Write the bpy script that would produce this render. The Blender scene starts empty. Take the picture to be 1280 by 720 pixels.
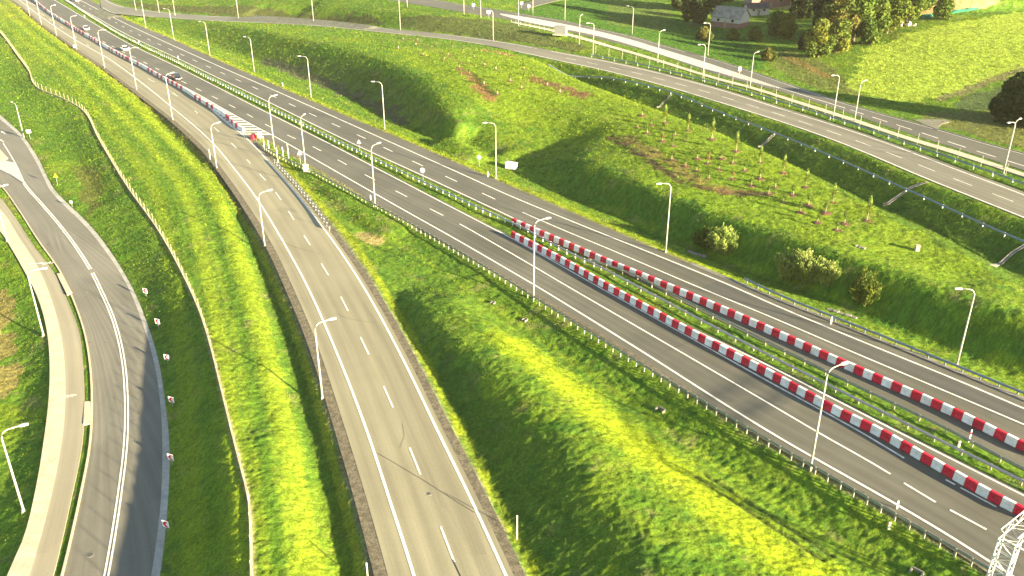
import bpy, math, random
import numpy as np
from mathutils import Vector, Matrix, Euler
from mathutils.geometry import delaunay_2d_cdt
random.seed(7); rng = np.random.default_rng(7)
scene = bpy.context.scene
col = scene.collection
H = 50.0; F = 1081.0; TH = math.atan(510/F)
CT, ST = math.cos(TH), math.sin(TH)

# ------------------------------------------------------------------ survey helpers
def ray(px, py):
    a = (px-640)/F; b = -(py-360)/F
    return a, CT+b*ST, -ST+b*CT
def U(px, py, z=0.0):
    dx, dy, dz = ray(px, py); t = (H-z)/-dz
    return (dx*t, dy*t, z)
def lamp_height(b, t, z=0):
    hz = -150.; v = 2650.
    return (H-z)*((t-b)*(hz-v))/((t-v)*(hz-b))
def interp(xs, ys): return lambda v: float(np.interp(v, xs, ys))
zu = interp([130, 160, 272, 400, 500, 640, 800, 1280], [0, 0.3, 1.5, 3.6, 5.2, 6, 5.6, 5])
zf = interp([480, 600, 720, 800, 900, 1280], [9.5, 9, 7.6, 6.4, 5.6, 5.2])
_zy = [140, 300, 400, 500, 720]; _zz = [-1.1, -1.5, -2.1, -2.6, -3.0]
def zl(py): return float(np.interp(py, _zy, _zz))
_zY = [U(640, y_, z_)[1] for y_, z_ in zip(_zy, _zz)]
def zlw(Y): return np.interp(Y, _zY[::-1], _zz[::-1])      # height of the local road by distance
_uk = [(130, 2), (160, 15), (272, 23.5), (400, 29.5), (500, 40), (640, 59), (800, 95), (1280, 258)]; _uz = [0, 0.3, 1.5, 3.6, 5.2, 6, 5.6, 5]
_fk = [(480, -4), (600, 14), (720, 36), (800, 57), (900, 86), (1280, 203)]; _fz = [9.5, 9, 7.6, 6.4, 5.6, 5.2]
_uY = [U(x_, y_, z_)[1] for (x_, y_), z_ in zip(_uk, _uz)]; _fY = [U(x_, y_, z_)[1] for (x_, y_), z_ in zip(_fk, _fz)]
assert all(np.diff(_uY) < 0) and all(np.diff(_fY) < 0)
def zuw(Y): return np.interp(Y, _uY[::-1], _uz[::-1])
def zfw(Y): return np.interp(Y, _fY[::-1], _fz[::-1])
def WL(pts, zfun=0.0, by='x'):
    """survey a line of picture marks on a surface of known height -> dense world polyline"""
    out = []
    for (x, y) in pts:
        if by == 'y':
            z = -2.
            for _ in range(8): z = float(zlw(U(x, y, z)[1]))
            out.append(U(x, y, z)); continue
        if zfun is zu or zfun is zf:
            g_ = zuw if zfun is zu else zfw; z = zfun(x)
            for _ in range(40): z = .5*z+.5*float(g_(U(x, y, z)[1]))
            out.append(U(x, y, z)); continue
        z = zfun if isinstance(zfun, (int, float)) else (zfun(x) if by == 'x' else zfun(y))
        out.append(U(x, y, z))
    return np.array(out, float)
def WZ(pts): return np.array([U(x, y, z) for x, y, z in pts], float)
def smooth_line(P, step=1.5):
    """Catmull-Rom resample (centripetal-ish), uniform step"""
    P = np.asarray(P, float)
    if len(P) > 2:
        Q = []
        n = len(P)
        for i in range(n-1):
            p0 = P[max(i-1, 0)]; p1 = P[i]; p2 = P[i+1]; p3 = P[min(i+2, n-1)]
            d = np.linalg.norm(p2-p1); d0 = max(np.linalg.norm(p1-p0), 1e-6); d2 = max(np.linalg.norm(p3-p2), 1e-6)
            m1 = ((p1-p0)/d0 + (p2-p1)/d)*0.5*d if i > 0 else (p2-p1)
            m2 = ((p2-p1)/d + (p3-p2)/d2)*0.5*d if i < n-2 else (p2-p1)
            k = max(2, int(d/step)+1)
            for t in np.linspace(0, 1, k, endpoint=False):
                h00 = 2*t**3-3*t**2+1; h10 = t**3-2*t**2+t; h01 = -2*t**3+3*t**2; h11 = t**3-t**2
                Q.append(h00*p1+h10*m1+h01*p2+h11*m2)
        Q.append(P[-1]); P = np.array(Q)
    return resample(P, step)
def arclen(P):
    return np.concatenate([[0], np.cumsum(np.linalg.norm(np.diff(P, axis=0), axis=1))])
def resample(P, step=None, n=None):
    s = arclen(P); L = s[-1]
    if n is None: n = max(2, int(round(L/step))+1)
    t = np.linspace(0, L, n)
    return np.stack([np.interp(t, s, P[:, k]) for k in range(3)], 1)
def chaikin(P, it=2):
    for _ in range(it):
        Q = [P[0]]
        for a, b in zip(P[:-1], P[1:]):
            Q += [a*.75+b*.25, a*.25+b*.75]
        Q.append(P[-1]); P = np.array(Q)
    return P
def normals(P):
    T = np.gradient(P[:, :2], axis=0); T /= np.linalg.norm(T, axis=1)[:, None]+1e-9
    return np.stack([T[:, 1], -T[:, 0]], 1)           # to the right of travel
def offset(P, d, dz=0.0):
    N = normals(P); Q = P.copy(); Q[:, :2] += N*d; Q[:, 2] += dz
    return Q
def at(P, s):
    a = arclen(P); return np.array([np.interp(s, a, P[:, k]) for k in range(3)])
def sub(P, s0, s1, step=1.0):
    n = max(2, int((s1-s0)/step)+1)
    return np.array([at(P, s) for s in np.linspace(s0, s1, n)])

# ------------------------------------------------------------------ object helpers
def tag(o, label=None, cat=None, group=None, kind=None):
    if label: o['label'] = label
    if cat: o['category'] = cat
    if group: o['group'] = group
    if kind: o['kind'] = kind
    return o
def empty(name, loc, rz=0.0):
    o = bpy.data.objects.new(name, None); o.empty_display_size = 0.5
    o.location = loc; o.rotation_euler = (0, 0, rz); col.objects.link(o); return o
def mesh_obj(name, verts, faces, mats, parent=None, smooth=False, fm=None, loc=None):
    me = bpy.data.meshes.new(name)
    me.from_pydata([tuple(v) for v in verts], [], [tuple(f) for f in faces])
    if not isinstance(mats, (list, tuple)): mats = [mats]
    for m in mats: me.materials.append(m)
    if fm is not None: me.polygons.foreach_set('material_index', fm)
    if smooth: me.polygons.foreach_set('use_smooth', [True]*len(me.polygons))
    me.update()
    o = bpy.data.objects.new(name, me); col.objects.link(o)
    if parent: o.parent = parent
    if loc is not None: o.location = loc
    return o
class MB:
    def __init__(s): s.v = []; s.f = []; s.m = []
    def add(s, v, f, m=0):
        k = len(s.v); s.v += [tuple(map(float, p)) for p in v]; s.f += [tuple(k+i for i in q) for q in f]; s.m += [m]*len(f); return s
    def box(s, x0, x1, y0, y1, z0, z1, m=0, M=None, taper=0.0):
        t = taper
        v = [(x0, y0, z0), (x1, y0, z0), (x1, y1, z0), (x0, y1, z0), (x0+t, y0+t, z1), (x1-t, y0+t, z1), (x1-t, y1-t, z1), (x0+t, y1-t, z1)]
        if M is not None: v = [M @ Vector(p) for p in v]
        return s.add(v, [(3, 2, 1, 0), (4, 5, 6, 7), (0, 1, 5, 4), (1, 2, 6, 5), (2, 3, 7, 6), (3, 0, 4, 7)], m)
    def tube(s, pts, rad, n=8, m=0, cap=True):
        pts = [Vector(p) for p in pts]
        if not isinstance(rad, (list, tuple)): rad = [rad]*len(pts)
        v = []; f = []
        for i, p in enumerate(pts):
            d = (pts[min(i+1, len(pts)-1)]-pts[max(i-1, 0)]).normalized()
            a = Vector((0, 0, 1)) if abs(d.z) < .9 else Vector((1, 0, 0))
            u = d.cross(a).normalized(); w = d.cross(u)
            for k in range(n):
                c = 2*math.pi*k/n; v.append(p+(u*math.cos(c)+w*math.sin(c))*rad[i])
        for i in range(len(pts)-1):
            for k in range(n):
                f.append((i*n+k, i*n+(k+1) % n, (i+1)*n+(k+1) % n, (i+1)*n+k))
        if cap: f.append(tuple(range(n))[::-1]); f.append(tuple(range((len(pts)-1)*n, len(pts)*n)))
        return s.add(v, f, m)
    def loft(s, secs, m=0, close=True, cap=True):
        n = len(secs[0]); v = [p for q in secs for p in q]; f = []
        for i in range(len(secs)-1):
            for k in range(n if close else n-1):
                f.append((i*n+k, i*n+(k+1) % n, (i+1)*n+(k+1) % n, (i+1)*n+k))
        if cap: f.append(tuple(range(n))[::-1]); f.append(tuple(range((len(secs)-1)*n, len(secs)*n)))
        return s.add(v, f, m)
    def disc(s, c, r, n=16, m=0, axis='z', h=0.02):
        a = {'z': (0, 0, 1), 'y': (0, 1, 0), 'x': (1, 0, 0)}[axis]; c = Vector(c); a = Vector(a)
        return s.tube([c-a*h/2, c+a*h/2], r, n, m)
    def build(s, name, mats, parent=None, smooth=False, loc=None):
        return mesh_obj(name, s.v, s.f, mats, parent, smooth, s.m, loc)

# ------------------------------------------------------------------ materials
def mat(name, base, rough=.7, var=.12, scale=3.0, metal=0.0, spec=.3, bump=0.0, bscale=40.0, base2=None, trans=0.0, attr=None, coords='Object'):
    m = bpy.data.materials.new(name); m.use_nodes = True; nt = m.node_tree; N = nt.nodes; L = nt.links
    b = N['Principled BSDF']; b.inputs['Roughness'].default_value = rough; b.inputs['Metallic'].default_value = metal
    b.inputs['Specular IOR Level'].default_value = spec
    tc = N.new('ShaderNodeNewGeometry') if coords == 'World' else N.new('ShaderNodeTexCoord')
    src = tc.outputs['Position'] if coords == 'World' else tc.outputs['Object']
    nz = N.new('ShaderNodeTexNoise'); nz.inputs['Scale'].default_value = scale; nz.inputs['Detail'].default_value = 6; nz.inputs['Roughness'].default_value = .65
    L.new(src, nz.inputs['Vector'])
    mr = N.new('ShaderNodeMapRange'); mr.inputs['From Min'].default_value = .3; mr.inputs['From Max'].default_value = .7
    mr.inputs['To Min'].default_value = 1-var; mr.inputs['To Max'].default_value = 1+var
    L.new(nz.outputs['Fac'], mr.inputs['Value'])
    mx = N.new('ShaderNodeVectorMath'); mx.operation = 'SCALE'
    if attr:
        at_ = N.new('ShaderNodeAttribute'); at_.attribute_name = attr; L.new(at_.outputs['Color'], mx.inputs[0])
    elif base2:
        n2 = N.new('ShaderNodeTexNoise'); n2.inputs['Scale'].default_value = scale*.31; n2.inputs['Detail'].default_value = 4; L.new(src, n2.inputs['Vector'])
        rp = N.new('ShaderNodeValToRGB'); rp.color_ramp.elements[0].position = .38; rp.color_ramp.elements[1].position = .62
        rp.color_ramp.elements[0].color = (*base, 1); rp.color_ramp.elements[1].color = (*base2, 1)
        L.new(n2.outputs['Fac'], rp.inputs['Fac']); L.new(rp.outputs['Color'], mx.inputs[0])
    else: mx.inputs[0].default_value = base
    L.new(mr.outputs['Result'], mx.inputs['Scale']); L.new(mx.outputs['Vector'], b.inputs['Base Color'])
    if bump:
        n3 = N.new('ShaderNodeTexNoise'); n3.inputs['Scale'].default_value = bscale; n3.inputs['Detail'].default_value = 5; L.new(src, n3.inputs['Vector'])
        bp = N.new('ShaderNodeBump'); bp.inputs['Strength'].default_value = 1.0; bp.inputs['Distance'].default_value = bump
        L.new(n3.outputs['Fac'], bp.inputs['Height']); L.new(bp.outputs['Normal'], b.inputs['Normal'])
    if trans:
        tr = N.new('ShaderNodeBsdfTranslucent'); L.new(mx.outputs['Vector'], tr.inputs['Color'])
        ms = N.new('ShaderNodeMixShader'); ms.inputs[0].default_value = trans
        L.new(b.outputs[0], ms.inputs[1]); L.new(tr.outputs[0], ms.inputs[2]); L.new(ms.outputs[0], N['Material Output'].inputs['Surface'])
    return m

def asphalt(name, c, c2, streak=(1, 0), rough=.75):
    """asphalt with fine aggregate, broad patches and faint cross joints; worn wheel tracks come from the 'across' attribute"""
    m = bpy.data.materials.new(name); m.use_nodes = True; nt = m.node_tree; N = nt.nodes; L = nt.links
    b = N['Principled BSDF']; b.inputs['Roughness'].default_value = rough; b.inputs['Specular IOR Level'].default_value = .35
    g = N.new('ShaderNodeNewGeometry')
    uv = N.new('ShaderNodeAttribute'); uv.attribute_name = 'lane'
    sep = N.new('ShaderNodeSeparateXYZ'); L.new(uv.outputs['Vector'], sep.inputs[0])
    # patches
    n1 = N.new('ShaderNodeTexNoise'); n1.inputs['Scale'].default_value = .07; n1.inputs['Detail'].default_value = 5; n1.inputs['Roughness'].default_value = .6
    L.new(g.outputs['Position'], n1.inputs['Vector'])
    rp = N.new('ShaderNodeValToRGB'); rp.color_ramp.elements[0].position = .35; rp.color_ramp.elements[1].position = .65
    rp.color_ramp.elements[0].color = (*c, 1); rp.color_ramp.elements[1].color = (*c2, 1); L.new(n1.outputs['Fac'], rp.inputs['Fac'])
    # lengthwise streaks: stretch noise along the lane (x = metres across, y = metres along)
    mp = N.new('ShaderNodeMapping'); mp.inputs['Scale'].default_value = (1.6, .03, 1); L.new(uv.outputs['Vector'], mp.inputs['Vector'])
    n2 = N.new('ShaderNodeTexNoise'); n2.inputs['Scale'].default_value = 1.0; n2.inputs['Detail'].default_value = 4; n2.inputs['Roughness'].default_value = .7; L.new(mp.outputs[0], n2.inputs['Vector'])
    # aggregate
    n3 = N.new('ShaderNodeTexNoise'); n3.inputs['Scale'].default_value = 9; n3.inputs['Detail'].default_value = 3; n3.inputs['Roughness'].default_value = .8; L.new(g.outputs['Position'], n3.inputs['Vector'])
    def rng_(n, lo, hi):
        r = N.new('ShaderNodeMapRange'); r.inputs['From Min'].default_value = .3; r.inputs['From Max'].default_value = .7
        r.inputs['To Min'].default_value = lo; r.inputs['To Max'].default_value = hi; L.new(n, r.inputs['Value']); return r.outputs[0]
    a = rng_(n2.outputs['Fac'], .87, 1.11); c3 = rng_(n3.outputs['Fac'], .88, 1.12)
    w0 = N.new('ShaderNodeMath'); w0.operation = 'MULTIPLY'; L.new(a, w0.inputs[0]); L.new(c3, w0.inputs[1])
    k1 = N.new('ShaderNodeMath'); k1.operation = 'MULTIPLY'; k1.inputs[1].default_value = 2*math.pi/1.78; L.new(sep.outputs[0], k1.inputs[0])
    k2 = N.new('ShaderNodeMath'); k2.operation = 'COSINE'; L.new(k1.outputs[0], k2.inputs[0])
    k3 = N.new('ShaderNodeMath'); k3.operation = 'MULTIPLY_ADD'; k3.inputs[1].default_value = .07; k3.inputs[2].default_value = .97; L.new(k2.outputs[0], k3.inputs[0])
    # repaired patches and joints: big rectangular cells along the lane
    vm = N.new('ShaderNodeMapping'); vm.inputs['Scale'].default_value = (.28, .022, 1); L.new(uv.outputs['Vector'], vm.inputs['Vector'])
    vo = N.new('ShaderNodeTexVoronoi'); vo.distance = 'CHEBYCHEV'; vo.inputs['Scale'].default_value = 1.0; L.new(vm.outputs[0], vo.inputs['Vector'])
    vs_ = N.new('ShaderNodeSeparateXYZ'); L.new(vo.outputs['Color'], vs_.inputs[0])
    k4 = N.new('ShaderNodeMath'); k4.operation = 'MULTIPLY_ADD'; k4.inputs[1].default_value = .16; k4.inputs[2].default_value = .92; L.new(vs_.outputs[0], k4.inputs[0])
    k5 = N.new('ShaderNodeMath'); k5.operation = 'MULTIPLY'; L.new(k3.outputs[0], k5.inputs[0]); L.new(k4.outputs[0], k5.inputs[1])
    w = N.new('ShaderNodeMath'); w.operation = 'MULTIPLY'; L.new(w0.outputs[0], w.inputs[0]); L.new(k5.outputs[0], w.inputs[1])
    mx = N.new('ShaderNodeVectorMath'); mx.operation = 'SCALE'; L.new(rp.outputs['Color'], mx.inputs[0]); L.new(w.outputs[0], mx.inputs['Scale'])
    L.new(mx.outputs[0], b.inputs['Base Color'])
    bp = N.new('ShaderNodeBump'); bp.inputs['Distance'].default_value = .006; L.new(n3.outputs['Fac'], bp.inputs['Height']); L.new(bp.outputs[0], b.inputs['Normal'])
    return m

M = dict(
    asph=asphalt('asphalt_motorway', (.096, .091, .066), (.128, .121, .089)),
    asph_new=asphalt('asphalt_dark', (.074, .073, .060), (.102, .098, .078)),
    asph_ramp=asphalt('asphalt_ramp', (.232, .208, .128), (.266, .240, .150)),
    asph_left=asphalt('asphalt_local', (.150, .140, .104), (.185, .172, .130)),
    asph_up=asphalt('asphalt_upper', (.165, .153, .108), (.195, .180, .128)),
    cycle=asphalt('cycle_asphalt', (.270, .240, .160), (.300, .268, .180)),
    paving=mat('concrete_paving', (.44, .375, .25), var=.16, scale=2.2, base2=(.52, .44, .30), coords='World', bump=.004, bscale=8),
    conc=mat('concrete', (.17, .16, .13), var=.25, scale=1.5, base2=(.23, .21, .17), coords='World'),
    gravel=mat('gravel', (.095, .082, .052), var=.6, scale=5, base2=(.165, .14, .09), coords='World', bump=.02, bscale=9, rough=.95),
    paint=mat('road_paint', (.80, .76, .64), var=.22, scale=4, base2=(.62, .58, .48), coords='World', rough=.6),
    glarepaint=mat('pale_paint_and_glare', (.42, .41, .35), var=.3, scale=1.5, coords='World', rough=.5, spec=.5),  # island paint; its tone also stands in for glare on the far median
    steel=mat('galvanised_steel', (.34, .36, .36), var=.12, scale=2, metal=.55, rough=.45),
    steel_warm=mat('post_steel', (.36, .34, .26), var=.15, scale=3, metal=.2, rough=.55),
    steel_blue=mat('painted_rail', (.20, .25, .28), var=.15, scale=2, metal=.3, rough=.5),
    lamp=mat('lamp_pole_grey', (.42, .41, .36), var=.08, scale=2, metal=.15, rough=.45),
    lamphead=mat('lamp_head_grey', (.50, .50, .47), var=.05, scale=2, rough=.4),
    lens=mat('lamp_lens', (.55, .55, .50), rough=.15, var=.02),
    red=mat('red_plastic', (.60, .006, .030), var=.22, scale=1.7, base2=(.46, .010, .030), coords='World', rough=.45, spec=.4),
    white=mat('white_plastic', (.82, .81, .76), var=.12, scale=2.2, base2=(.68, .66, .58), coords='World', rough=.5),
    signwhite=mat('sign_white', (.82, .81, .78), var=.03, scale=4, rough=.4),
    signback=mat('sign_back', (.55, .56, .55), var=.06, scale=4, rough=.5, metal=.2),
    signred=mat('sign_red', (.60, .01, .02), var=.05, rough=.4),
    signyellow=mat('sign_yellow', (.80, .60, .03), var=.05, rough=.4),
    black=mat('black_plastic', (.02, .02, .02), rough=.6),
    fence=mat('weathered_fence', (.40, .34, .20), var=.25, scale=3, base2=(.50, .43, .27), coords='World'),
    wood=mat('stake_wood', (.30, .22, .12), var=.2, scale=6),
    bark=mat('bark', (.10, .075, .05), var=.3, scale=6, bump=.02, bscale=12),
    palebark=mat('tree_guard', (.36, .30, .19), var=.15, scale=6),
    mulch=mat('bark_mulch', (.085, .040, .024), var=.5, scale=9, base2=(.13, .065, .038), coords='World', bump=.03, bscale=14, rough=.95),
    roofgrey=mat('grey_roof', (.20, .185, .15), var=.3, scale=1.5, base2=(.28, .26, .21)),
    roofdark=mat('dark_roof', (.045, .045, .05), var=.3, scale=1.5, base2=(.09, .06, .05)),
    plaster=mat('plaster', (.48, .45, .38), var=.15, scale=1.2),
    glass=mat('car_glass', (.02, .025, .03), rough=.08, var=.02, spec=.6),
    tyre=mat('rubber', (.02, .02, .02), rough=.8),
    rim=mat('rim_metal', (.45, .45, .46), metal=.8, rough=.3),
    carblack=mat('car_paint_black', (.012, .012, .014), rough=.22, spec=.5, var=.03),
    carwhite=mat('car_paint_white', (.75, .75, .74), rough=.25, spec=.5, var=.02),
    carsilver=mat('car_paint_silver', (.55, .56, .57), rough=.25, metal=.5, var=.02),
    headlight=mat('headlight_glass', (.85, .85, .80), rough=.1, var=.02),
    shelter=mat('shelter_panel', (.22, .23, .22), var=.1, rough=.2, spec=.5),
    channel=mat('channel_concrete', (.30, .29, .24), var=.2, scale=1.5, base2=(.38, .36, .30), coords='World'),
    tar=mat('tar', (.035, .033, .028), var=.2, coords='World', rough=.6),  # also colours the painted shadow line on the slip road
    tarp=mat('green_tarp', (.02, .17, .09), var=.2, scale=1, bump=.05, bscale=2),
    rubble=mat('pale_rubble', (.55, .48, .40), var=.2, scale=3, bump=.03, bscale=5),
    ground=mat('grass_ground', (.1, .15, .02), attr='gcol', var=.45, scale=7, rough=.95, spec=.1, coords='World', bump=.05, bscale=5),
    blades=mat('grass_blades', (.1, .15, .02), attr='gcol', var=.2, scale=2.0, rough=.8, spec=.1, coords='World', trans=.3),
    leaves=mat('foliage', (.08, .11, .02), attr='gcol', var=.2, scale=1.2, rough=.75, spec=.15, trans=.25),
)
def brick_mat():
    m = bpy.data.materials.new('red_brick'); m.use_nodes = True; N = m.node_tree.nodes; L = m.node_tree.links
    b = N['Principled BSDF']; b.inputs['Roughness'].default_value = .85
    tc = N.new('ShaderNodeTexCoord'); br = N.new('ShaderNodeTexBrick'); br.inputs['Scale'].default_value = 3.5
    br.inputs['Color1'].default_value = (.26, .10, .07, 1); br.inputs['Color2'].default_value = (.20, .085, .06, 1); br.inputs['Mortar'].default_value = (.3, .27, .23, 1)
    mp = N.new('ShaderNodeMapping'); mp.inputs['Rotation'].default_value = (math.pi/2, 0, 0)
    L.new(tc.outputs['Object'], mp.inputs[0]); L.new(mp.outputs[0], br.inputs['Vector']); L.new(br.outputs['Color'], b.inputs['Base Color']); return m
M['brick'] = brick_mat()

# ------------------------------------------------------------------ survey: road edges
ML_R = smooth_line(WL([(-20, -52), (30, -22), (68, 0), (110, 25), (160, 54), (234, 90), (320, 134), (412, 180), (510, 231), (622, 289), (697, 327.5), (770, 365), (860, 409), (960, 457), (1040, 498), (1120, 539), (1280, 620), (1420, 691)]))
ML_L = smooth_line(WL([(-60, -40), (0, -12), (45, 7), (125, 52), (190, 88), (251, 120), (277, 135), (315, 156), (342, 170), (360, 180), (400, 203), (500, 260), (571, 300), (640, 340), (674, 360), (800, 438), (960, 539), (1180, 666), (1263, 719), (1420, 818)]))
MR_L = smooth_line(WL([(0, -48), (50, -18), (81, 0), (117, 20), (160, 44), (226, 75), (257, 90), (320, 120), (442, 180), (540, 225), (640, 272), (740, 320), (830, 363), (960, 427), (1075, 482), (1190, 536), (1280, 584), (1400, 642)]))
MR_R = smooth_line(WL([(30, -40), (70, -17), (100, 0), (134, 18), (160, 31), (225, 61), (291, 90.5), (320, 103), (406, 141), (495, 181), (560, 210), (640, 246), (730, 283), (825, 321), (922, 361), (960, 378), (1060, 420), (1109, 440), (1200, 477), (1280, 511), (1400, 561)]))
MR_O = smooth_line(WL([(45, -40), (88, -14), (112, 0), (134, 11), (160, 26), (219, 51), (262, 71), (307, 91), (420, 140), (515, 180), (640, 234), (735, 275), (830, 316), (922, 355), (960, 370.5), (1060, 410), (1110, 430), (1200, 467), (1280, 501), (1400, 552)]))
RP_L = smooth_line(WL([(-30, -38), (10, -11), (34, 8), (54, 23), (94, 50), (135, 73), (175, 102), (217, 136), (240, 155), (265, 178), (292, 210), (320, 247), (352, 299), (385, 360), (425, 451), (459, 540), (488, 628), (517.5, 720), (550, 840)]))
RP_O = smooth_line(WL([(-50, -38), (-5, -12), (20, 3), (37, 16), (52, 29), (77, 47), (105, 67), (132, 85), (172, 115), (215, 148), (240, 170), (262, 192), (279, 213), (320, 272), (345, 315), (365, 357), (395, 427), (432, 538), (460, 630), (485, 720), (515, 840)]))
RP_R = smooth_line(WL([(272, 144), (299, 165), (320, 185), (342.5, 210), (375, 248), (415, 300), (455, 360), (502, 446), (547.5, 540), (590, 627), (632.5, 720), (690, 850)]))
UR_U = smooth_line(WL([(120, -7), (150, 8), (180, 13), (216, 17), (272, 21), (320, 22.5), (400, 27), (480, 36), (560, 44), (600, 49), (650, 57), (700, 66.5), (760, 77.5), (820, 91), (900, 112.5), (975, 136), (1050, 159.5), (1110, 180), (1200, 214), (1280, 244), (1400, 292)], zu))
UR_L = smooth_line(WL([(128, 10), (146, 17), (180, 20), (216, 22.5), (272, 26), (320, 28), (400, 32.5), (480, 40.5), (560, 49), (600, 55), (647, 64.5), (700, 76), (760, 89), (840, 110), (900, 128), (1000, 160), (1055, 180), (1165, 226), (1280, 272), (1400, 321)], zu))
FR_U = smooth_line(WL([(430, -16), (490, -5), (542, 0), (574, 5.5), (605, 10), (660, 19), (706, 26.5), (740, 34.5), (790, 45.6), (840, 60), (900, 76.5), (970, 100), (1025, 119), (1059, 130), (1100, 142), (1170, 161), (1235, 180), (1280, 192), (1400, 228)], zf))
FR_L = smooth_line(WL([(400, -13), (450, -6), (492, 1), (542, 9), (580, 15.5), (640, 25.5), (690, 35), (740, 46.5), (815, 65.5), (900, 94.5), (987, 118), (1060, 141), (1120, 162), (1200, 187), (1280, 213), (1400, 252)], zf))
FP_U = smooth_line(WL([(640, 27), (690, 37), (740, 50), (790, 64.5), (822, 74), (852, 83.5), (900, 98), (942, 109), (987, 123), (1060, 146), (1135, 171), (1200, 190), (1280, 216.5), (1400, 256)], zf))
FP_L = smooth_line(WL([(640, 28.5), (690, 39.5), (740, 53), (790, 67.5), (822, 77), (852, 86.5), (900, 101), (942, 112), (987, 126.5), (1060, 150), (1135, 175), (1200, 195), (1280, 221), (1400, 261)], zf))
LR_R = smooth_line(WL([(-70, 92), (-30, 122), (0, 149), (23, 169), (42, 197), (57, 227), (62, 237), (113, 290), (158, 355), (180, 410), (193, 455), (200, 500), (203, 560), (200, 640), (189, 720), (170, 820)], zl, 'y'))
LR_S = smooth_line(WL([(-66, 90), (-26, 119), (3, 146), (26, 167), (46, 195), (62, 227), (68, 237), (118, 288), (163, 355), (186, 410), (199, 455), (206, 500), (212, 560), (209, 640), (200, 720), (182, 820)], zl, 'y'))
LR_C = smooth_line(WL([(-40, 120), (-10, 150), (4, 179), (18, 205), (32, 232), (52, 255), (75, 282), (112, 335), (126, 363), (142, 400), (154, 450), (158, 500), (157, 555), (150, 615), (133, 720), (108, 830)], zl, 'y'))
LR_K = smooth_line(WL([(-60, 205), (-25, 215), (0, 232), (22, 261), (47, 300), (75, 340), (90, 372), (105, 415), (112, 455), (114.5, 500), (112, 555), (100, 620), (77, 720), (45, 830)], zl, 'y'))
CY_R = smooth_line(WL([(-65, 215), (-35, 226), (-6, 242), (16, 268), (41, 306), (70, 345), (84, 375), (99, 415), (104, 458), (105.5, 505), (103, 555), (89, 625), (67, 720), (33, 830)], zl, 'y'))
CY_L = smooth_line(WL([(-70, 225), (-45, 235), (-18, 250), (0, 262), (25, 299), (45, 330), (60, 362), (75, 412), (81, 455), (82, 500), (78, 550), (61, 635), (37, 720), (0, 830)], zl, 'y'))
SW_L = smooth_line(WL([(-75, 240), (-50, 250), (-25, 265), (0, 289), (15, 312), (32, 342), (45, 367), (57, 405), (62, 447), (61, 500), (55, 550), (47, 600), (29, 675), (11, 715), (-30, 830)], zl, 'y'))
# paved outlines
ML_pl = offset(ML_L, -2.1)   # left shoulder (left of travel towards the camera is negative)
def side(P, Q):              # sign helper: which offset sign moves P towards Q
    return 1 if np.dot((Q[len(Q)//2]-P[len(P)//2])[:2], normals(P)[len(P)//2]) > 0 else -1
sg = side(ML_R, ML_L)
s_ml = arclen(ML_L)
# shoulder width narrows towards the camera
w_ml = np.interp(ML_L[:, 1], [50, 62, 100, 140, 190, 400], [.75, .8, 1.3, 2.0, 2.0, 1.5])
ML_P = ML_L.copy(); ML_P[:, :2] += normals(ML_L)*(w_ml*sg)[:, None]
ML_Q = offset(ML_R, -.45*sg)
MR_Q = offset(MR_L, .5*sg)
RP_Q = offset(RP_R, -.6*sg)
UR_UO = offset(UR_U, -1.2*sg); UR_LO = offset(UR_L, .35*sg)
FR_LO = FR_L; FR_UO = FR_U

# ------------------------------------------------------------------ terrain TIN
TP = []
def bl(P, step=2.0):
    Q = resample(np.asarray(P, float), step)
    TP.extend([tuple(p) for p in Q])
for P in (ML_P, ML_Q, MR_Q, MR_O, RP_O, UR_UO, UR_LO, FR_LO, FR_UO, LR_S, SW_L, LR_K): bl(P, 2.0)
bl(RP_Q, 2.0)
def cl(pts, step=2.0):
    P = chaikin(WZ(pts), 2); bl(P, step); return P
# verge right of motorway then ditch foot then mound rim
bl(offset(MR_O, -1.6*sg, .02))
foot = cl([(150, 15, -.3), (205, 35, -.6), (260, 53, -.8), (320, 77, -1), (420, 111, -1), (495, 149, -1), (540, 169, -1), (600, 195, -.9), (640, 214, -1), (735, 253, -1.1), (830, 291, -1), (920, 329, -1), (960, 346, -1), (1060, 386, -1), (1150, 421, -1), (1280, 474, -1), (1400, 522, -1)])
rim1 = cl([(205, 24, .8), (245, 26.5, 1.6), (290, 31, 3.2), (340, 41, 5.0), (400, 54, 6.2), (450, 65, 6.8), (490, 77, 6.8), (522, 97, 6.2), (547, 123, 4.9), (560, 148, 3.6), (574, 168, 2.3), (594, 184, 1.2), (625, 197, .3)])
cl([(600, 150, 2.9), (625, 170, 1.8), (660, 184, 1.0), (700, 192, .8)])
cl([(560, 95, 6.8), (590, 120, 5.6), (610, 140, 4.0), (650, 155, 2.8), (700, 165, 2.6)])
rim2 = cl([(738, 181, 3.4), (718, 196, 3.2), (760, 218, 3.5), (815, 243, 3.8), (890, 267, 3.8), (960, 292, 3.8), (1035, 317, 4.2), (1100, 336, 4.4), (1180, 360, 4.4), (1280, 394, 4.2), (1400, 436, 4)])
cl([(470, 50, 6.3), (530, 66, 7.0), (600, 88, 6.9), (640, 105, 6.5), (700, 130, 5.2), (760, 150, 5.0), (830, 180, 5.0), (900, 215, 4.8), (1000, 262, 4.0), (1100, 305, 3.6), (1200, 345, 3.0)])
rim3 = cl([(635, 66, 6.4), (670, 73, 6.3), (702, 90, 6.0), (770, 117, 5.7), (840, 142, 5.4), (927, 175, 5.1), (960, 190, 4.9), (1035, 225, 4.7), (1100, 260, 4.4), (1172, 292, 4.0), (1235, 330, 3.6), (1267, 355, 3.3), (1400, 420, 2.5)])
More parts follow.
